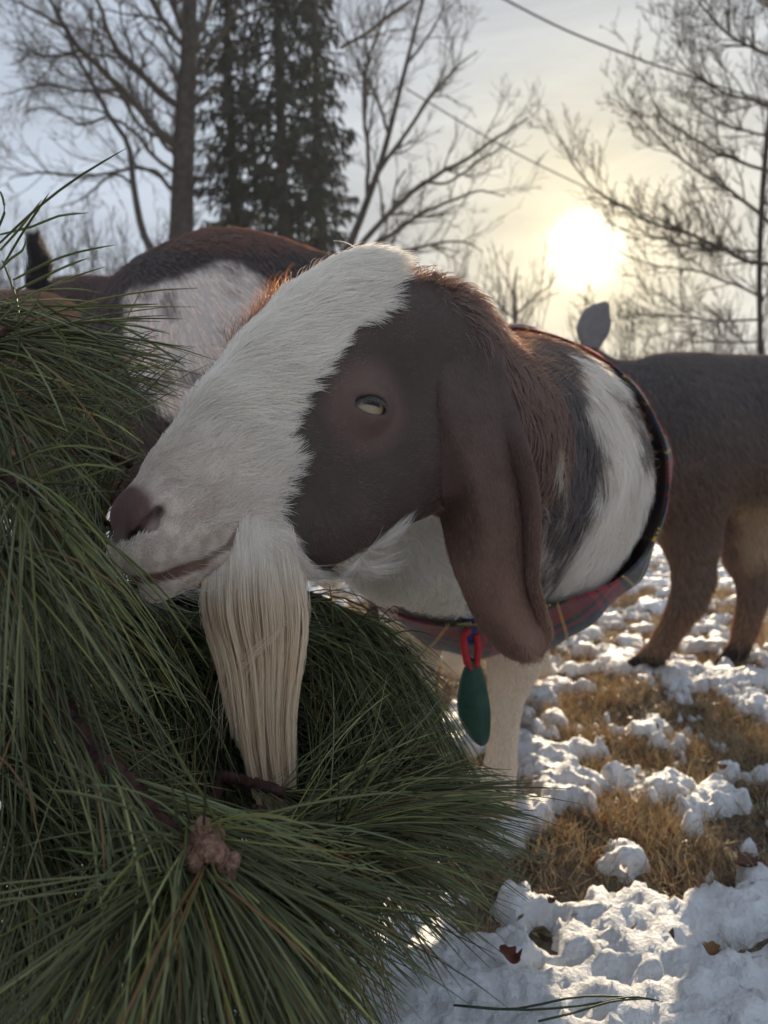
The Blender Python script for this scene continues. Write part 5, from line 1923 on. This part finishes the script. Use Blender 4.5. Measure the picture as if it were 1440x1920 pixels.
TRI += bough('pine bough reaching right across the snow before the front leg', [
    dict(path=P_((420, 1450, .52), (540, 1490, .52), (640, 1510, .53), (720, 1500, .535)), n=110, per=4, len=(.10, .145), sag=.14, tip=.5, fwd=(.3, 1.1), toward=VR * .9, tw=.6),
    dict(path=P_((400, 1390, .60), (560, 1420, .60), (680, 1440, .60)), n=150+79, per=4, len=(.10, .145), sag=.18, tip=.45, fwd=(.3, 1.2), toward=VR * .7, tw=.5),
    dict(path=P_((480, 1520, .48), (560, 1560, .475), (640, 1590, .47)), n=79, per=4, len=(.10, .14), sag=.2, tip=.5, fwd=(.3, 1.1), toward=VR * .8 - VU * .2, tw=.6)])
TRI += bough('low pine bough with needles fanned down to the snow at the bottom', [
    dict(path=P_((380, 1600, .44), (470, 1660, .43), (560, 1710, .425)), n=92, per=4, len=(.095, .13), sag=.3, tip=.5, fwd=(.3, 1.1), toward=VR * .5 - VU * .6, tw=.55),
    dict(path=P_((250, 1600, .46), (360, 1690, .45), (440, 1770, .44)), n=79, per=4, len=(.09, .125), sag=.3, tip=.4, fwd=(.4, 1.2), toward=-VU * .8, tw=.5)])
TRI += bough('pine bough filling the lower left corner with arching needles', [
    dict(path=P_((-160, 1380, .44), (-60, 1440, .43), (40, 1520, .42), (120, 1610, .41)), n=104, per=4, len=(.085, .125), sag=.3, tip=.45, fwd=(.4, 1.3), toward=-VU * .5 + VR * .1, tw=.5),
    dict(path=P_((-120, 1560, .42), (0, 1640, .41), (90, 1740, .40)), n=85, per=4, len=(.085, .12), sag=.3, tip=.4, fwd=(.4, 1.3)),
    dict(path=P_((-120, 1230, .46), (-20, 1260, .45), (80, 1330, .44)), n=85, per=4, len=(.085, .125), sag=.35, tip=.4, fwd=(.4, 1.3), toward=-VU * .6 + VR * .2, tw=.5),
    dict(path=P_((40, 1650, .50), (180, 1740, .49), (300, 1830, .48)), n=79, per=4, len=(.085, .125), sag=.3, tip=.4, fwd=(.4, 1.3))],
    limbs=[([np.array([-.30, .95, -.02]), np.array([-.26, .74, .10]), at(-120, 1230, .50), at(-160, 860, .46), at(-120, 700, .45)], .017, .006), ([np.array([-.10, .80, -.02]), at(160, 1560, .60), at(60, 1250, .50), at(60, 1120, .60)], .014, .005), ([np.array([.06, .86, -.02]), at(640, 1560, .62), at(560, 1300, .64), at(500, 1100, .67)], .012, .004), ([np.array([-.10, .80, -.01]), at(330, 1740, .46), at(420, 1450, .53)], .010, .004)])
print('needle tris', TRI)

# loose sprig on the snow
P0 = ground_at(860, 1892); 
spr = empty('pine_sprig', P0); tag(spr, 'loose bundle of long green needles lying on the snow at the bottom', 'pine sprig')
kids = []
for pts in ([(850, 1888), (960, 1893), (1080, 1878), (1170, 1872), (1243, 1882)], [(855, 1892), (980, 1898), (1100, 1885), (1180, 1878), (1232, 1880)], [(1010, 1920), (1080, 1898), (1150, 1884), (1215, 1878)]):
    p = spline([ground_at(x, y, .035) + np.array([0, 0, rng.uniform(0, .004)]) for x, y in pts], 12)
    V, fs = tube_path(p, .0009 * np.array([1, 1, 1, 1, 1, 1, 1, 1, .9, .8, .6, .25]), 5)
    kids.append(mesh_np('needle', V, fs, MAT_NEEDLE, col=np.tile([.05, .075, .035], (len(V), 1))))
adopt(spr, *kids)

# dead leaves caught in the snow
MAT_LEAF = [pmat('dead_leaf', c, .75, .25, .45, 70, bump=.001, bscale=240, transl=.3) for c in ((.24, .09, .06), (.32, .17, .085), (.20, .10, .065))]


def dead_leaf(px, py, size, rot, curl, mi, label, z=.03):
    nu, nv = 22, 9
    u = np.linspace(0, 1, nu); v = np.linspace(-1, 1, nv)
    w = .30 * np.sin(math.pi * u ** .85) ** .8 * (1 + .22 * np.sin(u * 19 + rot)) + .012
    X = u[:, None] * np.ones(nv) - .5; Yv = w[:, None] * v[None]
    Zv = curl * (Yv ** 2 * 2.2 + .5 * (X ** 2)) + .05 * np.sin(X * 7 + Yv * 6)
    c, s_ = math.cos(rot), math.sin(rot)
    p = ground_at(px, py, z)
    G = np.stack([p[0] + size * (X * c - Yv * s_), p[1] + size * (X * s_ + Yv * c), p[2] + size * Zv], -1)
    V, q, _ = thick_sheet(G, .0008)
    o = mesh_np('dead_leaf', V, q, MAT_LEAF[mi])
    tag(o, label, 'leaf', 'dead leaves caught in the snow')


for a in ((955, 1795, 0.028, 2.0, 1.0, 0, 'deep red leaf half buried near the needle tips at the bottom'),
          (1335, 1782, 0.023, 1.2, .9, 1, 'torn orange brown leaf on the snow at the lower right'), (1405, 1620, 0.035, .3, .7, 2, 'large dark leaf on bare ground at the right edge'),
          (1035, 1690, 0.013, 1.0, 1.2, 2, 'small folded brown leaf alone on the smooth snow'), (1355, 1440, 0.021, .9, 1.2, 1, 'upright tan leaf at the edge of the right snow patch')):
    dead_leaf(*a)
# ------------------------------------------------------------------ thin haze, added to fade the trees and spread the sun's glow
def haze(dens):
    m, n, l = mat_new('haze')
    out = N(n, 'ShaderNodeOutputMaterial')
    v = N(n, 'ShaderNodeVolumePrincipled', Density=dens, Anisotropy=.2)
    v.inputs['Color'].default_value = (.93, .95, 1.0, 1)
    l.new(v.outputs[0], out.inputs['Volume'])
    x0, x1, y0, y1, z0, z1 = -60, 60, -20, 90, -4.5, 32
    V = np.array([(x, y, z) for x in (x0, x1) for y in (y0, y1) for z in (z0, z1)], float)
    q = np.array([(0, 1, 3, 2), (4, 6, 7, 5), (0, 4, 5, 1), (2, 3, 7, 6), (0, 2, 6, 4), (1, 5, 7, 3)])
    o = mesh_np('haze', V, q, m, smooth=False)
    tag(o, 'thin pale haze added to fade the far trees', kind='stuff')


haze(.0009)
